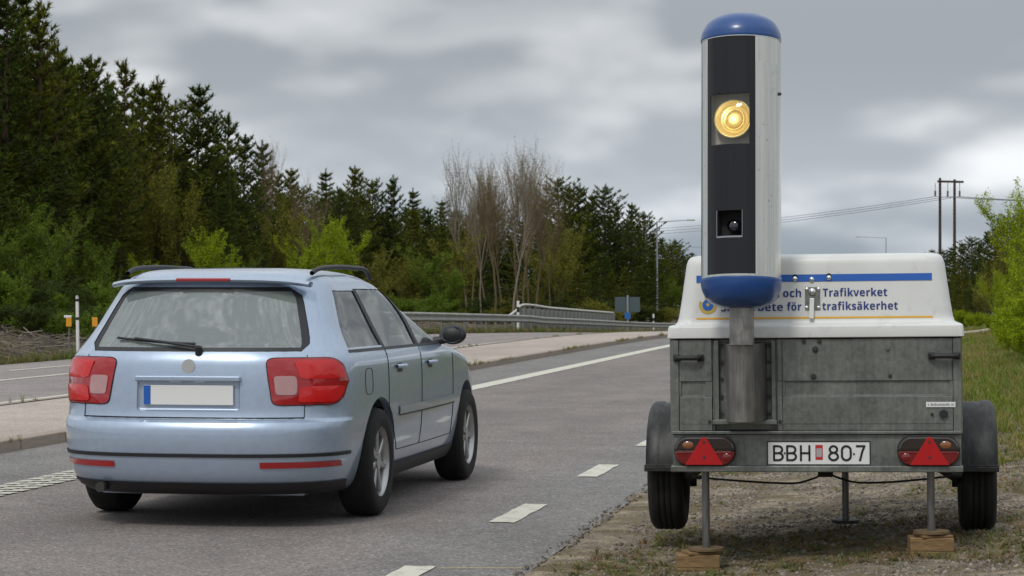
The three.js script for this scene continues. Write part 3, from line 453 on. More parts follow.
  for (const [px, Z, y, k] of [[304, 165, 164, 'bareA'], [311, 170, 176, 'bareB'], [263, 150, 124, 'bareB'], [78, 108, 50, 'bareA']]) plant('bare_tree', k, px, Z, tip(px, Z, y), bare, 'leafless tree top rising among the dark conifers', 'bare tree', 'leafless trees among the conifers', 0.7);
}
console.log('trees done');

// ------------------------------------------------------------------ trailer
const font = await new FontLoader().loadAsync('fonts/droid/droid_sans_bold.typeface.json');
const fontR = await new FontLoader().loadAsync('fonts/droid/droid_sans_regular.typeface.json');
function textGeo(str, h, f = font, stretch = 1) { // flat letters, cap height h, baseline at 0
  const g = new THREE.ShapeGeometry(f.generateShapes(str, 1), 6); const t = new THREE.ShapeGeometry(f.generateShapes('T', 1)); t.computeBoundingBox(); const k = h / t.boundingBox.max.y; g.scale(k * stretch, k, 1); g.computeBoundingBox(); return g;
}
const galvTex = tex(512, 512, (i, j) => { const a = fbm(i / 8, j / 8, 3, 901, 64, 64), b = fbm(i / 64, j / 64, 5, 905, 8, 8), c = fbm(i / 5, j / 60, 3, 909), d = hash(i, j, 911); let v = 0.70 + 0.14 * (a - 0.5) + 0.28 * (b - 0.5) + 0.12 * (c - 0.5) + 0.06 * (d - 0.5); return [v * 0.985, v, v * 0.975]; }, true);
const galvRough = tex(256, 256, (i, j) => { const v = 0.75 + 0.6 * (fbm(i / 20, j / 20, 4, 921, 12, 12) - 0.5); return [v, v, v]; });
const mGalv = std(lin(0.40, 0.405, 0.39), 0.64, 0.4, { map: withRepeat(galvTex, 1, 1), roughnessMap: galvRough });
const mGalvLight = mGalv;
const brushTex = tex(512, 512, (i, j) => { const v = 0.72 + 0.14 * (vnoise(i / 1.6, j / 120, 931) - 0.5) + 0.28 * (fbm(i / 60, j / 120, 4, 935) - 0.5); return [v, v * 0.985, v * 0.965]; }, true);
for (const m of [mGalv, mGalvLight]) m.userData.metric = true;
const mSteel = std(lin(0.52, 0.51, 0.49), 0.38, 0.8, { map: brushTex });
const mLegSteel = std(lin(0.42, 0.43, 0.44), 0.42, 0.8, { map: brushTex });
const mBlackPlastic = std(lin(0.018, 0.018, 0.02), 0.55);
const mFender = std(lin(0.062, 0.063, 0.074), 0.48, 0, { map: withRepeat(soilTex, 0.4, 0.4) });
const tyreTex = tex(256, 256, (i, j) => { const v = 0.8 + 0.5 * (fbm(i / 10, j / 10, 4, 941, 25, 25) - 0.5); return [v, v * 0.98, v * 0.95]; }, true);
const mTyre = std(lin(0.022, 0.022, 0.022), 0.88, 0, { map: tyreTex });
const grpTex = tex(512, 512, (i, j) => { const v = 0.93 + 0.05 * (fbm(i / 60, j / 60, 4, 951, 9, 9) - 0.5) - 0.05 * sstep(0.62, 0.85, fbm(i / 30, j / 40, 4, 955)); return [v, v * 0.998, v * 0.985]; }, true);
const mGrp = phys(lin(0.84, 0.845, 0.84), 0.42, { map: grpTex, clearcoat: 0.25, clearcoatRoughness: 0.35 });
const mBlueVinyl = std(lin(0.012, 0.11, 0.46), 0.5), mTextBlue = std(lin(0.018, 0.04, 0.2), 0.55), mYellowVinyl = std(lin(0.82, 0.44, 0.02), 0.5);
const mGold = std(lin(0.55, 0.40, 0.07), 0.5, 0.1), mChrome = std(lin(0.75, 0.75, 0.74), 0.22, 0.95), mRubberDark = std(lin(0.012, 0.012, 0.012), 0.8), mBoltDark = std(lin(0.06, 0.06, 0.055), 0.6, 0.5);
const mRedLens = phys(lin(0.17, 0.004, 0.006), 0.18, { clearcoat: 1, clearcoatRoughness: 0.06 }), mRedReflector = std(lin(0.45, 0.005, 0.008), 0.35), mSmokeLens = phys(lin(0.035, 0.024, 0.022), 0.15, { clearcoat: 1, clearcoatRoughness: 0.06 }), mAmberLens = phys(lin(0.25, 0.09, 0.03), 0.2, { clearcoat: 1 });
const mPlateWhite = std(lin(0.78, 0.78, 0.76), 0.5), mPlateBlack = std(lin(0.012, 0.012, 0.012), 0.5), mRed = std(lin(0.5, 0.03, 0.03), 0.5);

const X = px => (px - 816) / 213.6, Y = py => EYE - (py - 288) / 212;
const ROLL = 0.011, YAW = -9 * Math.PI / 180;
const trailer = thing('covered_trailer', 'grey galvanised box trailer with white lettered lid parked on the gravel shoulder', 'trailer');
trailer.position.set(pxAt(814.8, 10.85) + 0.9 * ROLL, 0, -10.85); trailer.rotation.set(0, YAW, ROLL, 'YXZ');
const LEN = 2.25;
{
  const T = trailer, hw = 145 / 212;
  // box walls
  part('side_wall', box(-hw, -hw + 0.03, Y(434), Y(338), -LEN, -0.004, 0.004), mGalv, T);
  part('side_wall', box(hw - 0.03, hw, Y(434), Y(338), -LEN, -0.004, 0.004), mGalv, T);
  part('front_wall', box(-hw + 0.031, hw - 0.031, Y(434), Y(338), -LEN, -LEN + 0.03), mGalv, T);
  part('floor_pan', box(-hw + 0.031, hw - 0.031, Y(440), Y(435), -LEN + 0.031, -0.07), mGalv, T);
  // rear corner posts and rear panels with pressed recesses
  part('corner_post', box(X(671), X(679), Y(434), Y(339), -0.03, 0.004, 0.004), mGalv, T);
  part('corner_post', box(X(953), X(961), Y(434), Y(339), -0.03, 0.004, 0.004), mGalv, T);
  const panel = (x0, x1, rx0, rx1, name) => {
    const g = [box(x0, x1, Y(381), Y(339), -0.02, 0, 0.003), box(x0, x1, Y(430.5), Y(396.5), -0.02, 0, 0.003), box(x0, rx0, Y(396.3), Y(381.2), -0.02, -0.0005), box(rx1, x1, Y(396.3), Y(381.2), -0.02, -0.0005)];
    g.push(grid(1, 1, (a, b) => [lerp(rx0, rx1, a), lerp(Y(396.4), Y(394.6), b), lerp(-0.001, -0.011, b)]), grid(1, 1, (a, b) => [lerp(rx0, rx1, a), lerp(Y(394.6), Y(381.1), b), -0.011]));
    g.push(box(x0 + 0.01, x1 - 0.01, Y(423.6), Y(422.6), -0.001, 0.0025)); // pressed line low on the panel
    return part(name, g, mGalv, T);
  };
  panel(X(679.3), X(712.6), X(681), X(706), 'rear_panel');
  const tg = panel(X(778.5), X(952.7), X(786), X(950), 'tailgate_panel');
  part('vertical_joint', box(X(783.2), X(783.9), Y(430), Y(340), -0.001, 0.002), mBoltDark, tg);
  part('bottom_rail', box(X(671), X(961), Y(434.2), Y(430.8), -0.03, 0.008, 0.004), mGalvLight, T);
  part('tail_beam', [box(X(672), X(960.5), Y(466), Y(434.6), -0.05, -0.012, 0.003)], mGalv, T);
  part('tail_lip', [box(X(670), X(962), Y(472), Y(465.6), -0.05, 0.02, 0.006)], mGalvLight, T);
  // bay for the column bracket
  part('bay_back', box(X(713), X(778), Y(430), Y(339), -0.05, -0.035), mGalv, T);
  for (const [a, b] of [[715.2, 719.6], [772.6, 776.8]]) part('bay_trim', box(X(a), X(b), Y(421), Y(340), -0.034, 0.006, 0.003), mGalvLight, T);
  for (const [a, b] of [[713, 715], [777, 778.4]]) part('bay_side', box(X(a), X(b), Y(430), Y(340), -0.034, -0.014), mGalv, T);
  part('bay_sill', box(X(713), X(778), Y(424), Y(420), -0.034, 0.03, 0.003), mGalv, T);
  // handles
  for (const [a, b, y] of [[674, 704, 357], [929, 960, 356.5]]) {
    const h = part('handle', tube([[X(a) + 0.012, Y(y), 0.008], [X(a) + 0.02, Y(y), 0.028], [X((a + b) / 2), Y(y), 0.034], [X(b) - 0.02, Y(y), 0.028], [X(b) - 0.012, Y(y), 0.008]], 0.0115, 8, 20), mBlackPlastic, T);
    for (const e of [a + 3, b - 3]) part('handle_mount', new RoundedBoxGeometry(0.032, 0.034, 0.02, 2, 0.007).translate(X(e), Y(y), 0.009), mBlackPlastic, h);
  }
  // bolts, lock and data tag
  for (const [px, py, r, m] of [[816.8, 349.5, 0.015, 0], [814.8, 376.5, 0.014, 0], [888.7, 349, 0.011, 1], [891, 376.3, 0.009, 0], [805.5, 341, 0.011, 0], [821, 341, 0.011, 0], [781, 421.6, 0.008, 0], [709.7, 421.6, 0.008, 0], [932, 414.5, 0.008, 0]]) part('bolt', [rod([X(px), Y(py), -0.003], [X(px), Y(py), 0.006], r, r * 0.95, 14), rod([X(px), Y(py), 0.006], [X(px), Y(py), 0.013], r * 0.6, r * 0.5, 6)], m ? mGalvLight : mBoltDark, T);
  part('lock', [rod([X(943.4), Y(414.3), -0.002], [X(943.4), Y(414.3), 0.014], 0.0205, 0.019, 20), box(X(943.4) - 0.003, X(943.4) + 0.003, Y(414.3) - 0.009, Y(414.3) + 0.009, 0.014, 0.0165)], mBlackPlastic, T);
  const dt = part('data_tag', box(X(926), X(955), Y(407.5), Y(402.3), 0.0026, 0.005, 0.001), mPlateWhite, T);
  { const r = rng(31), g = []; for (let x = 928; x < 953; x += 1.35) if (r() > 0.14) g.push(box(X(x), X(x + 0.95), Y(406.2) + 0.001 * r(), Y(403.7) - 0.003 * r(), 0.005, 0.0054)); part('data_tag_print', g, std(lin(0.25, 0.25, 0.25), 0.7), dt); }
  // number plate
  {
    const np = part('number_plate', box(X(767.5), X(870.5), Y(465.2), Y(441.3), -0.012, -0.006, 0.002), mPlateWhite, T);
    const rim = [[767.3, 870.7, 442.2, 441.1], [767.3, 870.7, 465.4, 464.3], [767.3, 768.3, 464.3, 442.2], [869.7, 870.7, 464.3, 442.2]].map(([a, b, c, d]) => box(X(a), X(b), Y(c), Y(d), -0.008, -0.0045)); part('plate_border', rim, mPlateBlack, np);
    // pressed letters drawn as strokes of even width
    const S = 2.1 / 212, H0 = Y(461.3), H1 = Y(445.2), cap = H1 - H0, z = -0.0048;
    const stroke = (pts) => { const g = []; for (let i = 0; i + 1 < pts.length; i++) { const [x0, y0] = pts[i], [x1, y1] = pts[i + 1], a = Math.atan2(y1 - y0, x1 - x0), l = Math.hypot(x1 - x0, y1 - y0); const b = new THREE.BoxGeometry(l + S * 0.55, S, 0.0016); b.rotateZ(a); b.translate((x0 + x1) / 2, (y0 + y1) / 2, z + i * 0.00002); g.push(b); } return g; };
    const arc = (cx, cy, rx, ry, a0, a1, n = 12) => Array.from({ length: n + 1 }, (_, k) => { const a = (a0 + (a1 - a0) * k / n) * Math.PI / 180; return [cx + rx * Math.cos(a), cy + ry * Math.sin(a)]; });
    const gl = { // glyphs in a box w x cap
      B: (x, w) => { const y = H0 + S / 2, t = H1 - S / 2, m = (y + t) / 2, r1 = (t - m) / 2, r2 = (m - y) / 2; return [...stroke([[x, y], [x, t]]), ...stroke([[x, t], [x + w * 0.5, t], ...arc(x + w * 0.5, m + r1, w * 0.44, r1, 90, -90), [x, m]]), ...stroke([[x, m], [x + w * 0.5, m], ...arc(x + w * 0.5, y + r2, w * 0.5, r2, 90, -90), [x, y]])]; },
      H: (x, w) => { const y = H0 + S / 2, t = H1 - S / 2, m = (y + t) / 2; return [...stroke([[x, y - S * .2], [x, t + S * .2]]), ...stroke([[x + w, y - S * .2], [x + w, t + S * .2]]), ...stroke([[x, m], [x + w, m]])]; },
      8: (x, w) => { const y = H0 + S / 2, t = H1 - S / 2, m = y + (t - y) * 0.53, r1 = (t - m) / 2, r2 = (m - y) / 2; return [...stroke(arc(x + w / 2, m + r1, w * 0.42, r1, 0, 360, 18)), ...stroke(arc(x + w / 2, y + r2, w * 0.5, r2, 0, 360, 18))]; },
      0: (x, w) => { const y = H0 + S / 2, t = H1 - S / 2, ry = w * 0.5; return stroke([...arc(x + w / 2, t - ry, w / 2, ry, 0, 180), ...arc(x + w / 2, y + ry, w / 2, ry, 180, 360), [x + w, t - ry]]); },
      7: (x, w) => { const y = H0 + S / 2, t = H1 - S / 2; return stroke([[x, t], [x + w, t], [x + w * 0.72, t - cap * 0.32], [x + w * 0.42, y - S * .2]]); },
    };
    for (const [ch, a, b] of [['B', 774.3, 783], ['B', 787.5, 796.3], ['H', 801.3, 809.8], ['8', 829.5, 838.2], ['0', 842.3, 851], ['7', 856.8, 864.8]]) part('plate_letter', gl[ch](X(a), X(b) - X(a)), mPlateBlack, np);
    const st = part('plate_sticker', box(X(815.8), X(823.2), Y(460), Y(445), -0.006, -0.0052), mRed, np); part('sticker_centre', box(X(816.8), X(822.2), Y(457), Y(448.5), -0.0053, -0.0046), std(lin(0.45, 0.47, 0.5), 0.4, 0.3), st);
    for (const [px, py] of [[785, 453.2], [854.2, 454]]) part('plate_screw', rod([X(px), Y(py), -0.006], [X(px), Y(py), -0.002], 0.005, 0.0045, 8), mBoltDark, np);
  }
  // tail lights: rounded lamp with smoked upper half, red lower half and a triangular reflector
  for (const [x0, x1, tri, out] of [[673.5, 736, 704.3, -1], [897.2, 959, 929, 1]]) {
    const w = X(x1) - X(x0), h = Y(435.3) - Y(466.3), cy = (Y(435.3) + Y(466.3)) / 2, cx = (X(x0) + X(x1)) / 2, r = h * 0.46;
    const shp = (a, b, c, d, rr) => { const s = new THREE.Shape(); s.moveTo(a + rr[0], c); s.lineTo(b - rr[1], c); s.absarc(b - rr[1], c + rr[1], rr[1], -Math.PI / 2, 0); s.lineTo(b, d - rr[2]); s.absarc(b - rr[2], d - rr[2], rr[2], 0, Math.PI / 2); s.lineTo(a + rr[3], d); s.absarc(a + rr[3], d - rr[3], rr[3], Math.PI / 2, Math.PI); s.lineTo(a, c + rr[0]); s.absarc(a + rr[0], c + rr[0], rr[0], Math.PI, 1.5 * Math.PI); return s; };
    const ex = (s, d, bv) => new THREE.ExtrudeGeometry(s, { depth: d, bevelEnabled: true, bevelThickness: bv, bevelSize: bv, bevelSegments: 4, curveSegments: 10 });
    const tl = thingPart(T, 'tail_light'); tl.position.set(cx, cy, -0.012);
    part('lamp_base', ex(shp(-w / 2 + .003, w / 2 - .003, -h / 2 + .003, h / 2 - .003, [r, r, r, r]), 0.02, 0.003), mBlackPlastic, tl);
    const q = w * 0.475, k = h * 0.44; const lens = (a, b, c, d, rr, m, n) => part(n, ex(shp(a, b, c, d, rr), 0.014, 0.008).translate(0, 0, 0.021), m, tl);
    lens(-q + 0.006, q - 0.006, 0.008, k - 0.006, [0.004, 0.004, r * 0.8, r * 0.8], mSmokeLens, 'upper_lens');
    lens(-q + 0.006, q - 0.006, -k + 0.006, -0.008, [r * 0.8, r * 0.8, 0.004, 0.004], mRedLens, 'lower_lens');
    part('indicator_lens', new THREE.SphereGeometry(0.026, 16, 10, 0, 6.283, 0, 1.3).rotateX(Math.PI / 2).scale(1.25, 0.85, 0.45).translate(out * w * 0.27 * 1, h * 0.2, 0.036), mAmberLens, tl);
    part('round_lens', new THREE.SphereGeometry(0.022, 16, 10, 0, 6.283, 0, 1.3).rotateX(Math.PI / 2).scale(1, 1, 0.35).translate(-out * w * 0.36, -h * 0.2, 0.04), mRedLens, tl);
    const tx = X(tri) - cx, ts = new THREE.Shape(); const t0 = -h / 2 + 0.010, t1 = h / 2 - 0.009, hw2 = 18.6 / 212; ts.moveTo(tx - hw2, t0); ts.lineTo(tx + hw2, t0); ts.lineTo(tx + 0.008, t1); ts.lineTo(tx - 0.008, t1);
    const tr = part('triangle_reflector', ex(ts, 0.004, 0.002).translate(0, 0, 0.046), mRedReflector, tl);
    for (const yy of [t1 - 0.02, t0 + 0.035]) part('reflector_screw', rod([tx, yy, 0.05], [tx, yy, 0.055], 0.007, 0.006, 10), mBoltDark, tr);
  }
  // axle, wheels and fenders
  const AX = -1.1, WY = 0.375, R = 0.29;
  part('axle', rod([-0.72, WY + 0.06, AX], [0.72, WY + 0.06, AX], 0.04, 0.04, 12), mBoltDark, T);
  const prof = []; for (const [a, b] of [[0.165, -0.065], [0.175, -0.078], [0.215, -0.092], [0.255, -0.09], [0.275, -0.078], [0.286, -0.066], [0.29, -0.05], [0.29, -0.034], [0.283, -0.032], [0.283, -0.026], [0.29, -0.024], [0.29, -0.004], [0.283, -0.003], [0.283, 0.003], [0.29, 0.004], [0.29, 0.024], [0.283, 0.026], [0.283, 0.032], [0.29, 0.034], [0.29, 0.05], [0.286, 0.066], [0.275, 0.078], [0.255, 0.09], [0.215, 0.092], [0.175, 0.078], [0.165, 0.065]]) prof.push(new THREE.Vector2(a, b));
  const tyreG = new THREE.LatheGeometry(prof, 64).rotateZ(Math.PI / 2);
  const rimG = merge([new THREE.LatheGeometry([[0.02, 0.03], [0.07, 0.03], [0.09, 0.0], [0.13, -0.01], [0.155, 0.03], [0.168, 0.062], [0.172, 0.066]].map(p => new THREE.Vector2(...p)), 32).rotateZ(-Math.PI / 2), new THREE.CylinderGeometry(0.166, 0.166, 0.11, 32, 1, true).rotateZ(Math.PI / 2)]);
  for (const sgn of [-1, 1]) {
    const cx = sgn * (sgn < 0 ? 0.792 : 0.79);
    const wg = thingPart(T, 'wheel'); wg.position.set(cx, WY, AX);
    part('tyre', tyreG, mTyre, wg); const rm = part('rim', rimG, mGalvLight, wg); if (sgn < 0) rm.rotation.y = Math.PI;
    // moulded fender: an arch with inner flange and outer skirt
    const fi = sgn * 0.675, fo = sgn * 0.885, rad = 0.365, arch = [];
    const P = (t, e) => { const a = lerp(6, 196, t) * Math.PI / 180; return [Math.cos(a) * (rad + e), Math.sin(a) * (rad + e)]; };
    const cross = [[0, -0.0], [0.03, 0.004], [0.62, 0.004], [0.66, 0.012], [0.86, 0.01], [0.95, -0.006], [0.99, -0.03], [1, -0.075]];
    arch.push(grid(cross.length - 1, 30, (i, j) => { const c = cross[Math.round(i * (cross.length - 1))], p = P(j, c[1]); return [lerp(fi, fo, c[0]), p[1], p[0], c[0], j * 2]; }));
    arch.push(grid(cross.length - 1, 30, (i, j) => { const c = cross[Math.round(i * (cross.length - 1))], p = P(j, c[1] - 0.006); return [lerp(fi, fo, c[0] * 0.98 + 0.005), p[1], p[0], c[0], j * 2]; }));
    const fg = part('fender', arch, mFender, T); fg.position.set(0, WY + 0.005, AX);
    // flat rear flap of the fender with a raised frame
    const fl = part('mud_flap', [box(Math.min(fi, fo), Math.max(fi, fo), -0.005, 0.03, -0.004, 0.004, 0.003), box(Math.min(fi, fo) + 0.0, Math.max(fi, fo), -0.004, 0.02, 0.004, 0.012, 0.003), box(Math.min(fo - sgn * 0.05, fo - sgn * 0.065), Math.max(fo - sgn * 0.05, fo - sgn * 0.065), 0.02, 0.03, 0.003, 0.011, 0.003)], mFender, T);
    fl.position.set(0, 0.42, AX + 0.366);
  }
  // brake cables and their junction
  part('cable_box', box(X(816.5), X(832), Y(481.5), Y(472.3), -0.32, -0.25, 0.006), mRubberDark, T);
  const zc = -0.45, C = (px, py) => [X(px) * 1.03, Y(py) - 0.0, zc];
  part('brake_cable', tube([[X(818), Y(480), -0.3], C(812, 486), C(795, 491), C(770, 491), C(730, 488.5), C(700, 486), C(691, 485)], 0.0055, 6, 40), mRubberDark, T);
  part('brake_cable', tube([[X(830), Y(480), -0.3], C(838, 486), C(852, 490), C(885, 490), C(920, 487), C(946, 484), C(956, 483)], 0.0055, 6, 40), mRubberDark, T);
  for (const [a, b, y] of [[688, 697, 485.3], [950, 960, 482.8]]) part('cable_end', rod([X(a) * 1.03, Y(y), zc], [X(b) * 1.03, Y(y), zc], 0.012, 0.01, 10), mRubberDark, T);
  for (const sg of [-1, 1]) part('axle_arm', rod([sg * 0.58, WY + 0.09, -0.5], [sg * 0.69, WY + 0.0, -0.95], 0.03, 0.035, 10), mRubberDark, T);
  // support legs
  for (const [px, py] of [[703, 551], [930.5, 532.5]]) {
    const lg = part('support_leg', [rod([X(px), Y(py), -0.12], [X(px), Y(472), -0.12], 0.0185, 0.0185, 18)], mLegSteel, T); lg.castShadow = true;
    part('foot_plate', [rod([X(px), Y(py) - 0.012, -0.12], [X(px), Y(py), -0.12], 0.085, 0.085, 28)], std(lin(0.30, 0.20, 0.10), 0.85, 0, { map: barkTex }), lg);
  }
  const nl = part('front_support', rod([0.115, 0.09, -1.6], [0.115, 0.75, -1.6], 0.019, 0.019, 14), mLegSteel, T); part('foot_plate', rod([0.115, 0.072, -1.6], [0.115, 0.09, -1.6], 0.075, 0.075, 20), mBoltDark, nl);
  part('draw_bar', box(-0.05, 0.05, 0.44, 0.54, -3.3, -LEN + 0.3, 0.01), mGalv, T); part('tow_hitch', [rod([0, 0.5, -3.28], [0, 0.5, -3.45], 0.045, 0.05, 14), box(-0.03, 0.03, 0.53, 0.58, -3.45, -3.2, 0.01)], mBoltDark, T);

  // lid: moulded shell with a turned-out rim
  const slice = (hx, zb, zf, rc, n = 8) => { const pts = []; const zc2 = [[hx - rc, zb - rc, 0], [-(hx - rc), zb - rc, 90], [-(hx - rc), zf + rc, 180], [hx - rc, zf + rc, 270]]; for (const [cx, cz, a0] of zc2) for (let k = 0; k <= n; k++) { const a = (a0 + 90 * k / n) * Math.PI / 180; pts.push([cx + Math.cos(a) * rc, cz + Math.sin(a) * rc]); } pts.push(pts[0]); return pts; };
  const lidRows = [[Y(338), 1.435 / 2 - 0.03, -0.014, 0.02], [Y(337.6), 147 / 212, 0.012, 0.02], [Y(336.8), 147.4 / 212, 0.016, 0.024], [Y(327), 146.6 / 212, 0.012, 0.024], [Y(325.2), 145.6 / 212, 0.006, 0.024], [Y(324.5), 144.0 / 212, -0.004, 0.03], [Y(323.8), 140.5 / 212, -0.018, 0.05], [Y(321.6), 138.6 / 212, -0.026, 0.07], [Y(317), 137.3 / 212, -0.0305, 0.08], [Y(300), 134.6 / 212, -0.041, 0.085], [Y(272), 130.8 / 212, -0.058, 0.09], [Y(264), 129.7 / 212, -0.063, 0.09], [Y(259), 128.3 / 212, -0.070, 0.09], [Y(256), 126.2 / 212, -0.082, 0.09], [Y(254.6), 123.2 / 212, -0.098, 0.085], [Y(253.9), 119 / 212, -0.118, 0.08], [Y(253.2), 90 / 212, -0.25, 0.06], [Y(252.8), 0.001, -1.0, 0.0004]];
  const sl = lidRows.map(([y, hx, zb, rc]) => slice(hx, zb, -LEN - 0.01 - zb * (y < 1.16 ? 1 : 3), rc).map(p => [p[0], y, p[1]]));
  for (const p of sl[sl.length - 1]) p[2] = -1.1;
  const np = sl[0].length - 1;
  const lid = part('lid', grid(np, sl.length - 1, (a, b) => { const p = sl[Math.round(b * (sl.length - 1))][Math.round(a * np)]; return [p[0], p[1], p[2], p[0] + p[2], p[1]]; }, true), mGrp, T);
  // graphics on the rear face of the lid: they lie on the sloped face
  const slope = Math.atan2(-0.0305 + 0.058, Y(272) - Y(317)), onLid = (py) => lerp(-0.0305, -0.058, (Y(py) - Y(317)) / (Y(272) - Y(317)));
  const lay = (g, py, off = 0.0025) => { g.rotateX(-slope); g.translate(0, Y(py), onLid(py) + off); return g; };
  const bar = (x0, x1, y0, y1) => lay(new THREE.PlaneGeometry(X(x1) - X(x0), Y(y0) - Y(y1)).translate((X(x0) + X(x1)) / 2, 0, 0), (y0 + y1) / 2);
  part('blue_stripe', bar(697, 933.5, 274.2, 281.4), mBlueVinyl, lid);
  for (const sg of [-1, 1]) part('blue_stripe', grid(1, 1, (a, b) => [sg * (lerp(131.9, 130.9, b) / 212 + 0.0022), lerp(Y(281.4), Y(274.2), b), lerp(-0.16, -1.9, a)]), mBlueVinyl, lid);
  part('yellow_stripe', bar(697, 934, 316.8, 318.6), mYellowVinyl, lid);
  const word = (str, x0, x1, base) => { const g = textGeo(str, 8.0 / 212); const w = g.boundingBox.max.x - g.boundingBox.min.x; g.translate(-g.boundingBox.min.x, 0, 0); g.scale((X(x1) - X(x0)) / w, 1, 1); g.translate(X(x0), 0, 0); part('lettering', lay(g, base), mTextBlue, lid); };
  word('Trafikverket', 824.6, 889, 296.6); word('trafiksäkerhet', 824, 899.4, 310.2); word('och', 784.8, 803, 296.8); word('för', 788.6, 803.2, 310.4); word('Polisen', 742, 781, 297); word('Samarbete', 722, 784.6, 310.6);
  { // crest: gold wreath and crown round a blue shield
    const cx = X(708.6), em = part('crest', lay(new THREE.RingGeometry(0.029, 0.043, 28, 1, Math.PI * 0.85, Math.PI * 1.3).translate(cx, 0, 0), 304), mGold, lid);
    part('crest_shield', lay(new THREE.CircleGeometry(0.026, 24).scale(1, 1.05, 1).translate(cx, 0, 0), 304, 0.0035), mBlueVinyl, em);
    part('crest_detail', [lay(new THREE.CircleGeometry(0.009, 5).translate(cx, 0.004, 0), 304.5, 0.0045), lay(new THREE.PlaneGeometry(0.03, 0.012).translate(cx, 0, 0), 297.6, 0.0045), ...[-1, 0, 1].map(k => lay(new THREE.CircleGeometry(0.0055, 8).translate(cx + k * 0.011, 0, 0), 295.4, 0.0045))], mGold, em);
  }
  // latch and bolts on the lid
  const lp = part('latch_plate', lay(new RoundedBoxGeometry(X(822) - X(807), Y(287) - Y(310), 0.004, 2, 0.002).translate(X(814.5), 0, 0), 298.5, 0.004), mGalvLight, lid);
  for (const [px, py] of [[808.8, 289], [820.5, 289], [808.8, 307.5], [820.5, 307.5]]) part('latch_screw', lay(new THREE.SphereGeometry(0.009, 10, 8).scale(1, 1, 0.5).translate(X(px), 0, 0), py, 0.007), mChrome, lp);
  part('latch_knob', lay(new THREE.SphereGeometry(0.017, 16, 12).scale(1, 1, 0.6).translate(X(814.3), 0, 0), 291.5, 0.012), mChrome, lp);
  part('latch_lever', lay(new RoundedBoxGeometry(4.8 / 212, 21 / 212, 0.012, 2, 0.005).rotateZ(-0.04).translate(X(813.6), 0, 0.0), 308.5, 0.018), mPlateWhite, lp);
  for (const [px, py] of [[797, 278.5], [813.8, 279.3], [831, 277.8]]) { const b = part('lid_bolt', lay(new THREE.SphereGeometry(0.0125, 14, 10).scale(1, 1, 0.7).translate(X(px), 0, 0), py, 0.006), mChrome, lid); if (px !== 813.8) part('rubber_washer', lay(new THREE.CylinderGeometry(0.0125, 0.0125, 0.004, 14).rotateX(Math.PI / 2).translate(X(px), 0.009, 0), py, 0.004), mRubberDark, b); }
}
function thingPart(parent, name) { const g = new THREE.Group(); g.name = name; parent.add(g); return g; }

// wooden blocks under the support legs
{
  const woodTex = tex(256, 256, (i, j) => { const g = fbm(i / 60, j / 5, 4, 971), r = vnoise(i / 30, (j + 10 * g) / 3, 977); const v = 0.55 + 0.35 * (g - 0.5) + 0.22 * (r - 0.5); return [v * 1.02, v * 0.84, v * 0.62]; }, true);
  const mWood = std(lin(0.85, 0.80, 0.68), 0.85, 0, { map: woodTex });
  for (const [px, py, lab, h, rot] of [[694, 551.5, 'sawn pine block under the support leg beside the road', 0.095, 0.03], [929.7, 533, 'sawn pine block under the support leg by the grass', 0.095, -0.02]]) {
    const b = thing('wooden_block', lab, 'wooden block'); const x = X(px) + trailer.position.x - 0.005, top = Y(py) - 0.014 + (px < 800 ? -0.006 : 0.007);
    const loc = new THREE.Vector3(X(px) - (px < 800 ? 0.0 : 0), Y(py) - 0.013, -0.12); trailer.updateMatrixWorld(true); trailer.localToWorld(loc);
    const g = groundAt(loc.x, loc.z); b.position.set(loc.x, loc.y, loc.z); b.rotation.y = YAW + rot + 0.1;
    part('timber', new RoundedBoxGeometry(0.205, 0.062, 0.15, 2, 0.005).translate(0, -0.032 - 0.013, 0), mWood, b); part('top_board', new RoundedBoxGeometry(0.15, 0.012, 0.135, 2, 0.003).rotateY(0.25).translate(0.012, -0.0072, 0), mWood, b);
    part('bottom_board', new RoundedBoxGeometry(0.21, 0.022, 0.155, 2, 0.004).rotateY(0.06).translate(0, -0.0765 - 0.011, 0), mWood, b);
    console.log('block', px, (loc.y - 0.1).toFixed(3), 'ground', g.toFixed(3));
  }
}

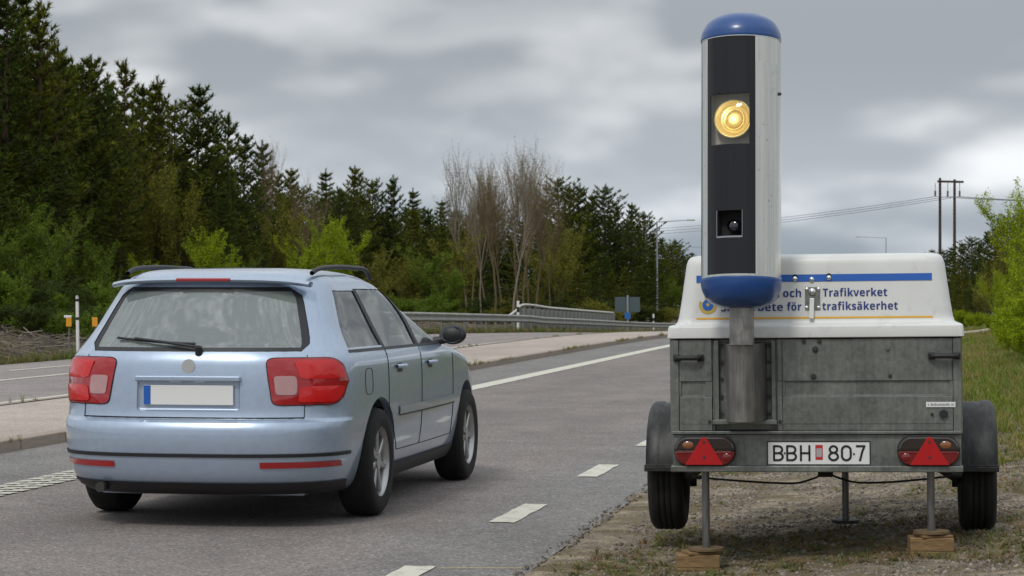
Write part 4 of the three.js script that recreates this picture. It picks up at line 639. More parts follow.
// ------------------------------------------------------------------ speed camera column
{
  const col = thing('speed_camera', 'tall silver speed camera column with blue end caps and a black glass window', 'speed camera');
  const Zp = 10.69, LEAN = -0.098;
  const up = new THREE.Group(); // only a frame of reference while building: the parts hang on the thing itself
  col.position.set(pxAt(741.2, Zp), 1.377, -Zp); col.rotation.set(LEAN, -0.03, -0.006, 'YXZ');
  const R = 0.1855, Hc = 1.115, sc = 216;
  const yy = py => (279.5 - py) / sc * 1.006;                 // height along the column from the lower rim
  const A = px => Math.asin(clamp((px - 741.2) / 40, -1, 1));  // angle from the viewer
  const sector = (a0, a1, y0, y1, r, n = 0) => { const k = n || Math.max(3, Math.round((a1 - a0) / 0.06)); return grid(k, 1, (i, j) => { const a = lerp(a0, a1, i); return [Math.sin(a) * r, lerp(y0, y1, j), Math.cos(a) * r, a * r, lerp(y0, y1, j)]; }); };
  const slab = (a0, a1, y0, y1, r0, r1) => { const k = Math.max(3, Math.round((a1 - a0) / 0.05)); const ed = (a) => grid(1, 1, (i, j) => { const r = lerp(r0, r1, i); return [Math.sin(a) * r, lerp(y0, y1, j), Math.cos(a) * r]; }); const en = y => grid(k, 1, (i, j) => { const a = lerp(a0, a1, i), r = lerp(r0, r1, j); return [Math.sin(a) * r, y, Math.cos(a) * r]; }); return [sector(a0, a1, y0, y1, r1), sector(a0, a1, y0, y1, r0), ed(a0), ed(a1), en(y0), en(y1)]; };
  const aluTex = tex(512, 512, (i, j) => { const v = 0.90 + 0.07 * (vnoise(i / 3, j / 140, 981) - 0.5) + 0.06 * (fbm(i / 50, j / 160, 3, 983) - 0.5) - 0.10 * sstep(0.78, 0.84, fbm(i / 12, j / 12, 3, 985)); return [v, v, v * 0.975]; }, true);
  const mAlu = std(lin(0.84, 0.84, 0.82), 0.22, 0.95, { map: aluTex });
  const mBlueCap = phys(lin(0.004, 0.058, 0.235), 0.34, { clearcoat: 0.6, clearcoatRoughness: 0.2 });
  const mGlass = phys(lin(0.006, 0.006, 0.008), 0.2);
  const mInner = std(lin(0.025, 0.025, 0.025), 0.9);
  const top = yy(38.5);
  const g0 = A(706.5), g1 = A(752.6);
  part('column_shell', [...slab(g1 + 0.004, g0 - 0.004 + 2 * Math.PI, 0, top, R - 0.006, R)], mAlu, col);
  // window of dark glass in panes round the flash window and the camera opening
  const l0 = A(709), l1 = A(747), c0 = A(715.2), c1 = A(739.2), ly0 = yy(148), ly1 = yy(96.5), cy0 = yy(239.5), cy1 = yy(214);
  const gp = [[g0, g1, ly1, top - 0.003], [g0, l0, ly0, ly1], [l1, g1, ly0, ly1], [g0, g1, cy1, ly0], [g0, c0, cy0, cy1], [c1, g1, cy0, cy1], [g0, g1, 0.012, cy0]];
  const wp = part('window_glass', gp.flatMap(([a, b, c, d]) => [sector(a, b, c, d, R - 0.002), sector(a, b, c, d, R - 0.006)]), mGlass, col);
  part('window_gasket', [sector(g0, g1, 0.002, 0.012, R - 0.001)], mAlu, wp);
  part('inner_shield', sector(g0 - 0.2, g1 + 0.2, 0.0, top, R - 0.13), mInner, col);
  // flash behind a clear pane
  const pane = part('flash_pane', sector(l0, l1, ly0, ly1, R - 0.003), phys(lin(0.93, 0.92, 0.88), 0.12, { transmission: 1, thickness: 0 }), col);
  const lampA = (A(711) + A(748)) / 2, ex = Math.sin(lampA), ez = Math.cos(lampA), lc = (ly0 + ly1) / 2 + 0.004, face = R - 0.075;
  const toward = g => { g.rotateY(lampA); return g.translate(ex * face, lc, ez * face); };
  part('flash_box', [toward(box(-0.128, 0.128, -0.125, 0.125, -0.032, -0.026))], std(lin(0.62, 0.60, 0.55), 0.6), col);
  const bowl = part('flash_reflector', toward(new THREE.LatheGeometry([[0.012, -0.024], [0.045, -0.018], [0.07, 0.0], [0.084, 0.024]].map(p => new THREE.Vector2(...p)), 40).rotateX(Math.PI / 2)), std(lin(0.95, 0.84, 0.50), 0.25, 0.5), col);
  part('flash_ring', [toward(new THREE.TorusGeometry(0.086, 0.0055, 10, 48).translate(0, 0, 0.024)), toward(new THREE.TorusGeometry(0.05, 0.004, 10, 40).translate(0, 0, 0.012))], std(lin(0.92, 0.76, 0.36), 0.35, 0.3), bowl);
  part('flash_bulb', toward(new THREE.SphereGeometry(0.034, 24, 16).scale(1, 1, 0.6).translate(0, 0, 0.0)), std(lin(1.0, 0.80, 0.36), 0.25, 0, { emissive: lin(1.0, 0.84, 0.45), emissiveIntensity: 0.2 }), bowl);
  part('flash_lens', toward(new THREE.SphereGeometry(0.21, 32, 8, 0, 6.2832, 0, 0.41).rotateX(Math.PI / 2).translate(0, 0, -0.165)), phys(lin(1.0, 0.96, 0.80), 0.04, { transmission: 1, thickness: 0 }), bowl);
  // the lit flash tube: a glowing bulb and its light
  const fl = new THREE.PointLight(new THREE.Color(1, 0.9, 0.68), 0.009, 0, 2); fl.name = 'flash_light'; fl.position.set(ex * (face + 0.04), lc, ez * (face + 0.04)); fl.castShadow = true; fl.shadow.radius = 0.5; col.add(fl);
  // camera opening
  const ca = (c0 + c1) / 2, cw = 2 * R * Math.sin((c1 - c0) / 2), cm = (cy0 + cy1) / 2, chh = (cy1 - cy0) / 2;
  const cam = g => { g.rotateY(ca); return g.translate(Math.sin(ca) * (R - 0.05), cm, Math.cos(ca) * (R - 0.05)); };
  const cb = part('camera_recess', [cam(box(-cw / 2 - 0.004, cw / 2 + 0.004, -chh - 0.004, chh + 0.004, -0.03, -0.026)), cam(box(-cw / 2 - 0.006, -cw / 2, -chh, chh, -0.026, 0.038)), cam(box(cw / 2, cw / 2 + 0.006, -chh, chh, -0.026, 0.038)), cam(box(-cw / 2, cw / 2, chh, chh + 0.006, -0.026, 0.036)), cam(box(-cw / 2, cw / 2, -chh - 0.006, -chh, -0.026, 0.036))], mInner, col);
  part('camera_lens', [cam(new THREE.CylinderGeometry(0.028, 0.032, 0.05, 24, 1, true).rotateX(Math.PI / 2).translate(0.012, -0.01, 0)), cam(new THREE.SphereGeometry(0.028, 20, 10, 0, 6.283, 0, 1.2).scale(1, 0.5, 1).rotateX(Math.PI / 2).translate(0.012, -0.01, 0.01))], phys(lin(0.01, 0.008, 0.02), 0.05, { clearcoat: 1 }), cb);
  part('opening_frame', [...slab(c0 - 0.012, c0, cy0 - 0.006, cy1, R - 0.003, R + 0.001), ...slab(c1, c1 + 0.012, cy0 - 0.006, cy1, R - 0.003, R + 0.001), ...slab(c0, c1, cy0 - 0.008, cy0, R - 0.003, R + 0.001)], std(lin(0.32, 0.33, 0.36), 0.35, 0.4), cb);
  // caps
  const lathe = pts => new THREE.LatheGeometry(new THREE.SplineCurve(pts.map(p => new THREE.Vector2(...p))).getPoints(40), 64);
  part('upper_cap', lathe([[R + 0.002, top - 0.002], [R + 0.003, top + 0.012], [R - 0.004, top + 0.045], [R - 0.03, top + 0.088], [R - 0.075, top + 0.116], [R - 0.125, top + 0.127], [0.0005, top + 0.129]]), mBlueCap, col);
  part('lower_cap', lathe([[0.0005, -0.136], [R - 0.125, -0.134], [R - 0.075, -0.124], [R - 0.03, -0.098], [R - 0.004, -0.052], [R + 0.003, -0.012], [R + 0.002, 0.002]]), mBlueCap, col);
  part('rim_band', [sector(0, 2 * Math.PI, 0.0015, 0.0075, R + 0.0015, 64), sector(0, 2 * Math.PI, top - 0.006, top - 0.001, R + 0.0015, 64)], mAlu, col);
  part('lock_screw', rod([Math.sin(1.19) * R, yy(94), Math.cos(1.19) * R], [Math.sin(1.19) * (R + 0.009), yy(94), Math.cos(1.19) * (R + 0.009)], 0.008, 0.007, 12), mBoltDark, col);
  // pole and bracket: the pole keeps the column's lean
  part('pole', new THREE.CylinderGeometry(0.0575, 0.0575, 0.176, 36).translate(0.002, -0.13 - 0.088, 0), mSteel, col);
  const toCol = new THREE.Matrix4();
  col.updateMatrixWorld(true); trailer.updateMatrixWorld(true); toCol.copy(col.matrixWorld).invert().multiply(trailer.matrixWorld);
  // bracket made in the trailer's frame: a folded sheet with bolted flanges
  const br = []; const prof = [[726.5, -0.03], [727.2, 0.03], [729, 0.17], [733, 0.235], [741, 0.268], [750, 0.268], [758, 0.235], [763, 0.17], [766.4, 0.03], [768, -0.03]];
  br.push(grid(36, 10, (a, b) => { const t = a * (prof.length - 1), i = Math.min(prof.length - 2, Math.floor(t)), f = t - i; return [X(lerp(prof[i][0], prof[i + 1][0], f)), lerp(Y(419), Y(342), b), lerp(prof[i][1], prof[i + 1][1], f) - 0.0, a, b]; }));
  { const s = new THREE.Shape(); prof.forEach((p, k) => k ? s.lineTo(X(p[0]), -p[1]) : s.moveTo(X(p[0]), -p[1])); const cap = y => new THREE.ShapeGeometry(s).rotateX(Math.PI / 2).translate(0, y, 0); br.push(cap(Y(342)), cap(Y(419))); }
  const brg = merge(br).applyMatrix4(toCol); const bm = part('bracket', brg, mSteel, col);
  part('bracket_flange', merge([box(X(720), X(727.5), Y(420), Y(342), -0.034, -0.028), box(X(768), X(772.5), Y(420), Y(342), -0.034, -0.028), box(X(715), X(776), Y(421.5), Y(419.2), -0.03, 0.02, 0.003)]).applyMatrix4(toCol), mGalv, bm);
  for (const px of [722, 770]) for (const py of [345, 362, 379, 396.5, 414]) part('flange_bolt', merge([rod([X(px), Y(py), -0.03], [X(px), Y(py), -0.016], 0.0095, 0.009, 6)]).applyMatrix4(toCol), mBoltDark, bm);
}
console.log('trailer done');

// ------------------------------------------------------------------ roadside furniture
{
  const mRail = std(lin(0.62, 0.60, 0.56), 0.6, 0.15, { map: withRepeat(galvTex, 0.5, 2) }), mPost = std(lin(0.22, 0.22, 0.21), 0.7, 0.3), mWhitePost = std(lin(0.78, 0.77, 0.74), 0.6), mBlack = std(lin(0.02, 0.02, 0.02), 0.6), mSignBack = std(lin(0.085, 0.115, 0.125), 0.6, 0.3), mBlueSign = std(lin(0.02, 0.13, 0.42), 0.5), mOrange = std(lin(0.75, 0.33, 0.02), 0.6), mLampMetal = std(lin(0.36, 0.385, 0.41), 0.5, 0.5), mPoleWood = std(lin(0.12, 0.085, 0.065), 0.95, 0, { map: barkTex }), mWire = std(lin(0.09, 0.095, 0.11), 0.6);
  const at = (u, s, dy = 0) => [RX(u, s), ground(u, s) + dy, RZ(u, s)];
  const gr = thing('guardrail', 'steel W-beam guardrail along the far edge of the opposite carriageway', 'guardrail');
  const wprof = [[0, -0.155], [0.02, -0.15], [0.075, -0.115], [0.08, -0.08], [0.025, -0.03], [0.02, 0], [0.025, 0.03], [0.08, 0.08], [0.075, 0.115], [0.02, 0.15], [0, 0.155]];
  for (let s = 66; s < 190; s += 4) { // one beam per bay, lapped
    const cs = axis([[s, s + 4.12, 1.03]]); const lapl = ((s / 4) % 2) * 0.006;
    part('rail_beam', grid(wprof.length - 1, cs.length - 1, (a, b) => { const p = wprof[Math.round(a * (wprof.length - 1))], q = cs[Math.round(b * (cs.length - 1))], sag = s < 94 ? 0 : -0.05 * sstep(94, 99, q); const P = at(-16.75 + p[0] + lapl, q); return [P[0], elev(q) + 0.56 + sag + p[1], P[2], q, p[1] * 3]; }), mRail, gr);
  }
  for (let s = 66; s < 190; s += 2) { const [x, y, z] = at(-16.9, s); part('rail_post', new THREE.BoxGeometry(0.06, 0.82, 0.1).rotateY(-PSI).translate(x, elev(s) + 0.27, z), mPost, gr); }
  // bridge rail behind it
  const par = thing('bridge_rail', 'grey slatted bridge rail standing behind the guardrail', 'bridge rail');
  const uB = -17.6, topY = s => elev(s) + 1.14;
  part('top_rail', tube([[RX(uB, 94), elev(94) + 0.62, RZ(uB, 94)], [RX(uB, 96.4), elev(96) + 0.95, RZ(uB, 96.4)], [RX(uB, 97.2), topY(97.2), RZ(uB, 97.2)], [RX(uB, 106), topY(106), RZ(uB, 106)], [RX(uB, 116), topY(116), RZ(uB, 116)], [RX(uB, 126), topY(126), RZ(uB, 126)]], 0.05, 8, 80), std(lin(0.62, 0.60, 0.54), 0.6, 0.1), par);
  for (let s = 97.2; s < 126.5; s += 1.22) { part('rail_post', rod([RX(uB, s), elev(s) - 0.3, RZ(uB, s)], [RX(uB, s), topY(s), RZ(uB, s)], 0.05, 0.05, 6), mPost, par); }
  for (let s = 97.3; s < 125.6; s += 1.22) for (let k = 0; k < 3; k++) { const s0 = s + 0.1 + k * 0.35; part('slat', grid(1, 1, (a, b) => [RX(uB + 0.02, s0 + a * 0.3), lerp(elev(s0) + 0.02, topY(s0) - 0.1, b), RZ(uB + 0.02, s0 + a * 0.3)]), mRail, par); }
  // sign seen from behind
  const sg = thing('road_sign', 'dark grey road sign seen from behind at the end of the bridge rail', 'road sign');
  { const Z = 128, x = pxAt(627.5, Z), y = ground(...toUS(x, -Z)), w = 25 / F * Z, yt = EYE + (288 - 297) / F * Z, yb = EYE + (288 - 312) / F * Z;
    part('sign_panel', box(x - w / 2, x - 0.07, yb, yt, -Z - 0.03, -Z), mSignBack, sg); part('sign_panel', box(x + 0.07, x + w / 2, yb, yt, -Z - 0.03, -Z), mSignBack, sg); part('sign_post', rod([x, y - 0.3, -Z + 0.05], [x, yt + 0.1, -Z + 0.05], 0.06, 0.06, 10), mLampMetal, sg); part('blue_plate', box(x - 0.16, x + 0.16, yb - 0.38, yb - 0.02, -Z + 0.11, -Z + 0.14), mBlueSign, sg); }
  // delineator posts
  for (const [px, Z, y0, lab] of [[518, 96, 301, 'white marker post with black band rising above the guardrail'], [653.5, 150, 314, 'small white marker post near the foot of the tall lamp post']]) {
    const d = thing('marker_post', lab, 'marker post'); const x = pxAt(px, Z), gy = groundAt(x, -Z), ty = EYE + (288 - y0) / F * Z; d.position.set(x, gy, -Z);
    part('post', new RoundedBoxGeometry(0.11, ty - gy + 0.1, 0.06, 2, 0.02).translate(0, (ty - gy) / 2 - 0.05, 0), mWhitePost, d); part('black_band', new RoundedBoxGeometry(0.118, 0.24, 0.068, 2, 0.02).translate(0, ty - gy - 0.36, 0), mBlack, d);
  }
  { const Z = 44.7, x = pxAt(78, Z), gy = groundAt(x, -Z), H = EYE + (288 - 297) / F * Z - gy; const d = thing('marker_post', 'slim white roadside post with dark bands beside the earth bank', 'marker post'); d.position.set(x, gy, -Z); d.rotation.z = 0.015;
    part('post', new THREE.CylinderGeometry(0.03, 0.032, H + 0.1, 14).translate(0, H / 2 - 0.05, 0), mWhitePost, d); for (const t of [0.06, 0.42]) part('dark_band', new THREE.CylinderGeometry(0.0325, 0.0325, 0.055, 14).translate(0, H - t, 0), mBlack, d); part('cap', new THREE.SphereGeometry(0.032, 12, 8).translate(0, H, 0), mLampMetal, d); }
  for (const [px, lab] of [[69, 'orange marker tag with white top on a stake by the slim white post'], [95, 'plain orange marker tag on a stake behind the passing car']]) {
    const Z = 46.5, x = pxAt(px, Z), gy = groundAt(x, -Z), cy = EYE + (288 - 322) / F * Z; const d = thing('marker_tag', lab, 'marker'); d.position.set(x, gy, -Z);
    part('stake', rod([0, -0.1, 0], [0, cy - gy + 0.06, 0], 0.014, 0.012, 6), mPost, d); part('tag', new RoundedBoxGeometry(0.11, 0.19, 0.035, 2, 0.01).translate(0, cy - gy, 0.02), mOrange, d); if (px < 80) part('tag_top', new RoundedBoxGeometry(0.15, 0.05, 0.04, 2, 0.01).translate(-0.02, cy - gy + 0.11, 0.022), mWhitePost, d);
  }
  // lamp posts
  const lamp = (px, Z, yTop, arm, lab, curved) => { const d = thing('lamp_post', lab, 'lamp post'), x = pxAt(px, Z), gy = groundAt(x, -Z), H = EYE + (288 - yTop) / F * Z - gy; d.position.set(x, gy, -Z);
    part('pole', rod([0, -0.2, 0], [0, curved ? H - 1 : H, 0], 0.13, 0.075, 12), mLampMetal, d); const aw = arm / F * Z, sgn = Math.sign(arm);
    part('arm', curved ? tube([[0, H - 1.05, 0], [sgn * 0.1, H - 0.5, 0], [sgn * 0.6, H - 0.1, 0], [aw * 0.6, H, 0], [aw, H + 0.05, 0]], 0.05, 6, 20) : rod([0, H, 0], [aw, H + 0.22, 0], 0.05, 0.04, 8), mLampMetal, d);
    part('lamp_head', new RoundedBoxGeometry(0.85, 0.16, 0.3, 3, 0.06).translate(aw, H + (curved ? 0.02 : 0.2), 0), std(lin(0.42, 0.42, 0.38), 0.5), d); };
  lamp(657, 240, 222, 34, 'tall grey lamp post with straight arm where the guardrail ends', false);
  lamp(683, 330, 247, 26, 'lamp post with curved arm half hidden by the trailer lid', true);
  lamp(886, 420, 238, -28, 'distant lamp post whose arm shows above the trailer lid', false);
  // twin-pole power line
  const tp = thing('power_pole', 'brown wooden twin power pole with a crossarm above the trailer', 'power pole'); const Zp = 215, xa = pxAt(940, Zp), xb = pxAt(953.5, Zp), gy = groundAt(xa, -Zp), yt = EYE + (288 - 178) / F * Zp; tp.position.set(xa, gy, -Zp);
  const Ht = yt - gy, dx = xb - xa; for (const q of [0, dx]) part('pole', rod([q, -0.3, q * 0.4], [q, Ht - (q ? 0.15 : 0), q * 0.4], 0.17, 0.12, 12), mPoleWood, tp);
  part('crossarm', box(-0.5, dx + 0.7, Ht - 0.42, Ht - 0.22, -0.2, -0.08, 0.02).rotateZ(-0.02), mPoleWood, tp);
  const ins = [-0.42, 0.75, dx + 0.6]; for (const q of ins) part('insulator', [rod([q, Ht - 0.45, -0.14], [q, Ht - 1.7, -0.14], 0.03, 0.03, 6), rod([q, Ht - 1.2, -0.14], [q, Ht - 1.7, -0.14], 0.09, 0.09, 10)], std(lin(0.10, 0.14, 0.14), 0.4), tp);
  ins.forEach((q, k) => { const P0 = [xa + q, gy + Ht - 1.72, -Zp - 0.14], Zl = 330, L = [pxAt(560 + k * 3, Zl), EYE + (288 - (231 + k * 3.2)) / F * Zl, -Zl], Zr = 190, Rr = [pxAt(1180, Zr), EYE + (288 - 200) / F * Zr, -Zr];
    const sag = (a, b, d) => Array.from({ length: 17 }, (_, i) => { const t = i / 16; return [lerp(a[0], b[0], t), lerp(a[1], b[1], t) - d * 4 * t * (1 - t), lerp(a[2], b[2], t)]; });
    const w = thing('power_line', ['overhead wire strung from the outer end of the crossarm', 'overhead wire strung from the middle of the crossarm', 'overhead wire strung from the end of the crossarm nearest the birches'][k], 'wire', 'overhead power lines');
    part('wire', tube(sag(P0, L, 0.9), 0.022, 5, 48), mWire, w); part('wire', tube(sag(P0, Rr, 0.3), 0.022, 5, 24), mWire, w); });
}
console.log('furniture done');

// ------------------------------------------------------------------ car: light blue estate seen from behind
{
  const car = thing('estate_car', 'light blue metallic estate car driving away in the near lane', 'car');
  const Zr = 13.58, xr = pxAt(366, Zr); // ground contact of the near rear wheel
  const off = 0.775; // that wheel's outer face from the car's middle line
  car.position.set(xr - off * Math.cos(PSI) - 0.0, 0, -Zr - off * Math.sin(PSI) + 0.0); car.rotation.y = -PSI;
  const flakeTex = tex(256, 256, (i, j) => { const v = 0.93 + 0.14 * (hash(i, j, 1201) - 0.5) + 0.05 * (fbm(i / 50, j / 50, 3, 1203, 5, 5) - 0.5); return [v, v, v]; }, true);
  const mBody = phys(lin(0.47, 0.57, 0.72), 0.34, { metalness: 0.45, clearcoat: 1, clearcoatRoughness: 0.06, map: withRepeat(flakeTex, 8, 8) });
  const mDark = std(lin(0.24, 0.23, 0.22), 0.9), mCabin = std(lin(0.34, 0.34, 0.33), 0.9), mTrim = std(lin(0.02, 0.02, 0.022), 0.5), mSeam = std(lin(0.01, 0.01, 0.012), 0.9);
  const mGlassCar = phys(lin(0.80, 0.88, 0.86), 0.02, { transmission: 1, thickness: 0, ior: 2.1 });
  const mLamp = phys(lin(0.36, 0.004, 0.007), 0.12, { clearcoat: 1, clearcoatRoughness: 0.03 }), mLampBright = phys(lin(0.60, 0.010, 0.010), 0.2, { clearcoat: 0.6 }), mLampClear = phys(lin(0.46, 0.25, 0.25), 0.15, { clearcoat: 1 });
  const mSheenGlass = phys(lin(0.74, 0.82, 0.81), 0.02, { transmission: 0.8, thickness: 0, ior: 2.1 }); // rear window: pale sheen of reflected sky mixed into the glass colour
  const mGlassMirror = std(lin(0.3, 0.32, 0.34), 0.05, 1);
  const mSeat = std(lin(0.07, 0.07, 0.075), 0.9), mAlloy = std(lin(0.5, 0.5, 0.5), 0.35, 0.75);
  // horizontal slices: y, rear z, half width, front z, rear corner exponent
  const tb = table([[0.19, 0.86, 0.78, -3.28, 2.65], [0.23, 0.95, 0.815, -3.38, 2.65], [0.30, 1.005, 0.845, -3.47, 2.65], [0.40, 1.03, 0.868, -3.51, 2.65], [0.50, 1.042, 0.879, -3.525, 2.65], [0.56, 1.04, 0.883, -3.52, 2.65], [0.595, 1.022, 0.884, -3.5, 2.65], [0.61, 0.992, 0.884, -3.49, 2.65], [0.66, 0.978, 0.884, -3.45, 2.65], [0.74, 0.974, 0.884, -3.38, 2.65], [0.84, 0.965, 0.881, -3.22, 2.65], [0.90, 0.955, 0.877, -2.98, 2.65], [0.94, 0.945, 0.870, -2.64, 2.65], [0.975, 0.925, 0.856, -2.38, 2.65], [1.03, 0.885, 0.830, -2.17, 2.65], [1.10, 0.838, 0.798, -1.97, 2.65], [1.20, 0.766, 0.75, -1.69, 2.65], [1.30, 0.692, 0.700, -1.38, 2.65], [1.355, 0.655, 0.668, -1.17, 2.65], [1.39, 0.630, 0.640, -0.98, 2.65], [1.415, 0.585, 0.605, -0.80, 2.65], [1.433, 0.51, 0.555, -0.60, 2.65], [1.447, 0.38, 0.47, -0.36, 3], [1.456, 0.20, 0.34, -0.12, 2.6], [1.460, 0.02, 0.15, 0.0, 2.2], [1.461, 0.0005, 0.0005, -0.0005, 2]]);
  const P = (y, t) => { // t: 0 rear middle, 1 end of the rear corner, 2 start of the front corner, 3 front middle; sign gives the side
    let sg = t < 0 ? -1 : 1, a = Math.abs(t); if (a > 3) { a = 6 - a; sg = -sg; } const [zR, w, zF, n] = tb(y), Lr = Math.min(0.55, (zR - zF) * 0.4), Lf = Math.min(0.95, (zR - zF) * 0.4), zm = zR - Lr, zf = zF + Lf;
    let x, z; const barrel = z2 => w * (1 - (0.045 + 0.055 * sstep(0.92, 1.15, y)) * Math.pow((z2 + 1.1) / 1.6, 2) * (w > 0.3 ? 1 : 0));
    if (a <= 1) { const p = a * Math.PI / 2, e = 2 / n; x = barrel(zm) * Math.pow(Math.sin(p), e); z = zm + Lr * Math.pow(Math.max(0, Math.cos(p)), e); }
    else if (a <= 2) { z = lerp(zm, zf, a - 1); x = barrel(z); }
    else { const p = (3 - a) * Math.PI / 2, e = 2 / 2.7; x = barrel(zf) * Math.pow(Math.sin(p), e); z = zf - Lf * Math.pow(Math.max(0, Math.cos(p)), e); }
    return [sg * x, y, z];
  };
  const tRear = (x, y) => { let lo = 0, hi = 1; const ax = Math.abs(x); for (let k = 0; k < 30; k++) { const m = (lo + hi) / 2; P(y, m)[0] < ax ? lo = m : hi = m; } return Math.sign(x) * lo; };
  const tSide = (z, y, sg) => { let lo = 0, hi = 3; for (let k = 0; k < 32; k++) { const m = (lo + hi) / 2; P(y, m)[2] > z ? lo = m : hi = m; } return sg * lo; };
  const N = (y, t) => { const e = 0.004, a = P(y - e, t), b = P(y + e, t), c = P(y, t - e), d = P(y, t + e), u = [b[0] - a[0], b[1] - a[1], b[2] - a[2]], v = [d[0] - c[0], d[1] - c[1], d[2] - c[2]]; const n = nrm([u[1] * v[2] - u[2] * v[1], u[2] * v[0] - u[0] * v[2], u[0] * v[1] - u[1] * v[0]]); const q = P(y, t); return (n[0] * q[0] + n[2] * (q[2] + 1.2) * 0.3 + n[1] * 0.2) < 0 ? n.map(k => -k) : n; };
  const S = (y, t, o = 0) => { const p = P(y, t); return o ? add(p, N(y, t), o) : p; };
  // closed solid between two offsets of a patch; patch(i,j) -> [y,t]
  const patch = (nu, nv, f, o, flip) => grid(nu, nv, (i, j) => [...S(...f(i, j), o), i, j], flip);
  function solid(nu, nv, f, o0, o1) {
    const p = [], idx = [], n = (nu + 1) * (nv + 1); for (const o of [o0, o1]) for (let j = 0; j <= nv; j++) for (let i = 0; i <= nu; i++) p.push(...S(...f(i / nu, j / nv), o));
    const id = (k, i, j) => k * n + j * (nu + 1) + i, quad = (a, b, c, d) => idx.push(a, b, c, a, c, d);
    for (let j = 0; j < nv; j++) for (let i = 0; i < nu; i++) { quad(id(1, i, j), id(1, i + 1, j), id(1, i + 1, j + 1), id(1, i, j + 1)); quad(id(0, i, j), id(0, i, j + 1), id(0, i + 1, j + 1), id(0, i + 1, j)); }
    for (let i = 0; i < nu; i++) { quad(id(0, i, 0), id(0, i + 1, 0), id(1, i + 1, 0), id(1, i, 0)); quad(id(1, i, nv), id(1, i + 1, nv), id(0, i + 1, nv), id(0, i, nv)); }
    for (let j = 0; j < nv; j++) { quad(id(1, 0, j), id(1, 0, j + 1), id(0, 0, j + 1), id(0, 0, j)); quad(id(0, nu, j), id(0, nu, j + 1), id(1, nu, j + 1), id(1, nu, j)); }
    let g = new THREE.BufferGeometry(); g.setAttribute('position', new THREE.Float32BufferAttribute(p, 3)); g.setIndex(idx);
    // orient outwards
    const v = new THREE.Vector3(), A = new THREE.Vector3(), B = new THREE.Vector3(), C = new THREE.Vector3(); let vol = 0; for (let k = 0; k < idx.length; k += 3) { A.fromArray(p, idx[k] * 3); B.fromArray(p, idx[k + 1] * 3); C.fromArray(p, idx[k + 2] * 3); vol += A.dot(v.crossVectors(B, C)); }
    if (vol < 0) for (let k = 0; k < idx.length; k += 3) { const t = idx[k]; idx[k] = idx[k + 1]; idx[k + 1] = t; }
    g.setIndex(idx); g.computeVertexNormals(); g.setAttribute('uv', new THREE.Float32BufferAttribute(new Float32Array(p.length / 3 * 2), 2)); return g;
  }
  function shell(ys, ts, o) { // closed body of slices
    const p = [], uv = [], idx = [], m = ts.length;
    for (const y of ys) for (const t of ts) { const q = typeof o === 'function' ? o(y, t) : S(y, t, o); p.push(...q); uv.push(t, y); }
    for (let j = 0; j + 1 < ys.length; j++) for (let i = 0; i < m; i++) { const a = j * m + i, b = j * m + (i + 1) % m, c = a + m, d = b + m; idx.push(a, c, b, b, c, d); }
    const cb = p.length / 3; p.push(0, ys[0], -1.2); uv.push(0, 0); const ct = cb + 1; const lastY = p[((ys.length - 1) * m) * 3 + 1]; p.push(0, lastY, -0.3); uv.push(0, 1);
    for (let i = 0; i < m; i++) { idx.push(cb, i, (i + 1) % m); idx.push(ct, (ys.length - 1) * m + (i + 1) % m, (ys.length - 1) * m + i); }
    const g = new THREE.BufferGeometry(); g.setAttribute('position', new THREE.Float32BufferAttribute(p, 3)); g.setAttribute('uv', new THREE.Float32BufferAttribute(uv, 2));
    const v = new THREE.Vector3(), A = new THREE.Vector3(), B = new THREE.Vector3(), C = new THREE.Vector3(); let vol = 0; for (let k = 0; k < idx.length; k += 3) { A.fromArray(p, idx[k] * 3); B.fromArray(p, idx[k + 1] * 3); C.fromArray(p, idx[k + 2] * 3); vol += A.dot(v.crossVectors(B, C)); }
    if (vol < 0) for (let k = 0; k < idx.length; k += 3) { const t = idx[k]; idx[k] = idx[k + 1]; idx[k + 1] = t; }
    g.setIndex(idx); g.computeVertexNormals(); return g;
  }
  const ts = []; for (let i = 0; i < 18; i++) ts.push(i / 18); for (let i = 0; i < 26; i++) ts.push(1 + i / 26); for (let i = 0; i < 12; i++) ts.push(2 + i / 12); const all = [...ts, 3, ...ts.slice(1).map(t => -t).reverse()];
  const ysO = []; for (let y = 0.19; y < 1.40; y += 0.0225) ysO.push(y); ysO.push(1.405, 1.415, 1.425, 1.433, 1.44, 1.447, 1.452, 1.456, 1.4585, 1.460, 1.4608);
  for (const y of [0.595, 0.61, 0.62]) if (!ysO.includes(y)) ysO.push(y); ysO.sort((a, b) => a - b);
  const ev = new Evaluator(); ev.useGroups = true; ev.attributes = ['position', 'normal', 'uv'];
  const brush = (g, m) => { const b = new Brush(g, m); b.updateMatrixWorld(true); return b; };
  let B = brush(shell(ysO, all, 0), mBody);
  const ysI = []; for (let y = 0.55; y <= 1.401; y += 0.05) ysI.push(y);
  const inner = (y, t) => { const q = P(y, t), k = 0.045; const [zR, w, zF] = tb(y); const zc = (zR + zF) / 2, sx = Math.max(0.05, (w - k) / w), L = (zR - zF) / 2, front = Math.max(zF, -2.3); let z = zc + (q[2] - zc) * (L - k) / L; if (z < front + 0.06) z = front + 0.06; return [q[0] * sx, y, z]; };
  // windows as [name, nu, nv, f(i,j)->[y,t]]
  const yb = 0.985, yt = 1.345;
  const xg = y => { const [, w] = tb(y); return w * 0.77; };
  const rearF = (i, j) => { const y = lerp(yb + 0.015 * 0, yt, j), e = Math.pow(Math.abs(2 * j - 1), 10) * 0.05, x = lerp(-xg(y) + e, xg(y) - e, i); return [y, x === 0 ? 0 : tRear(x, y)]; };
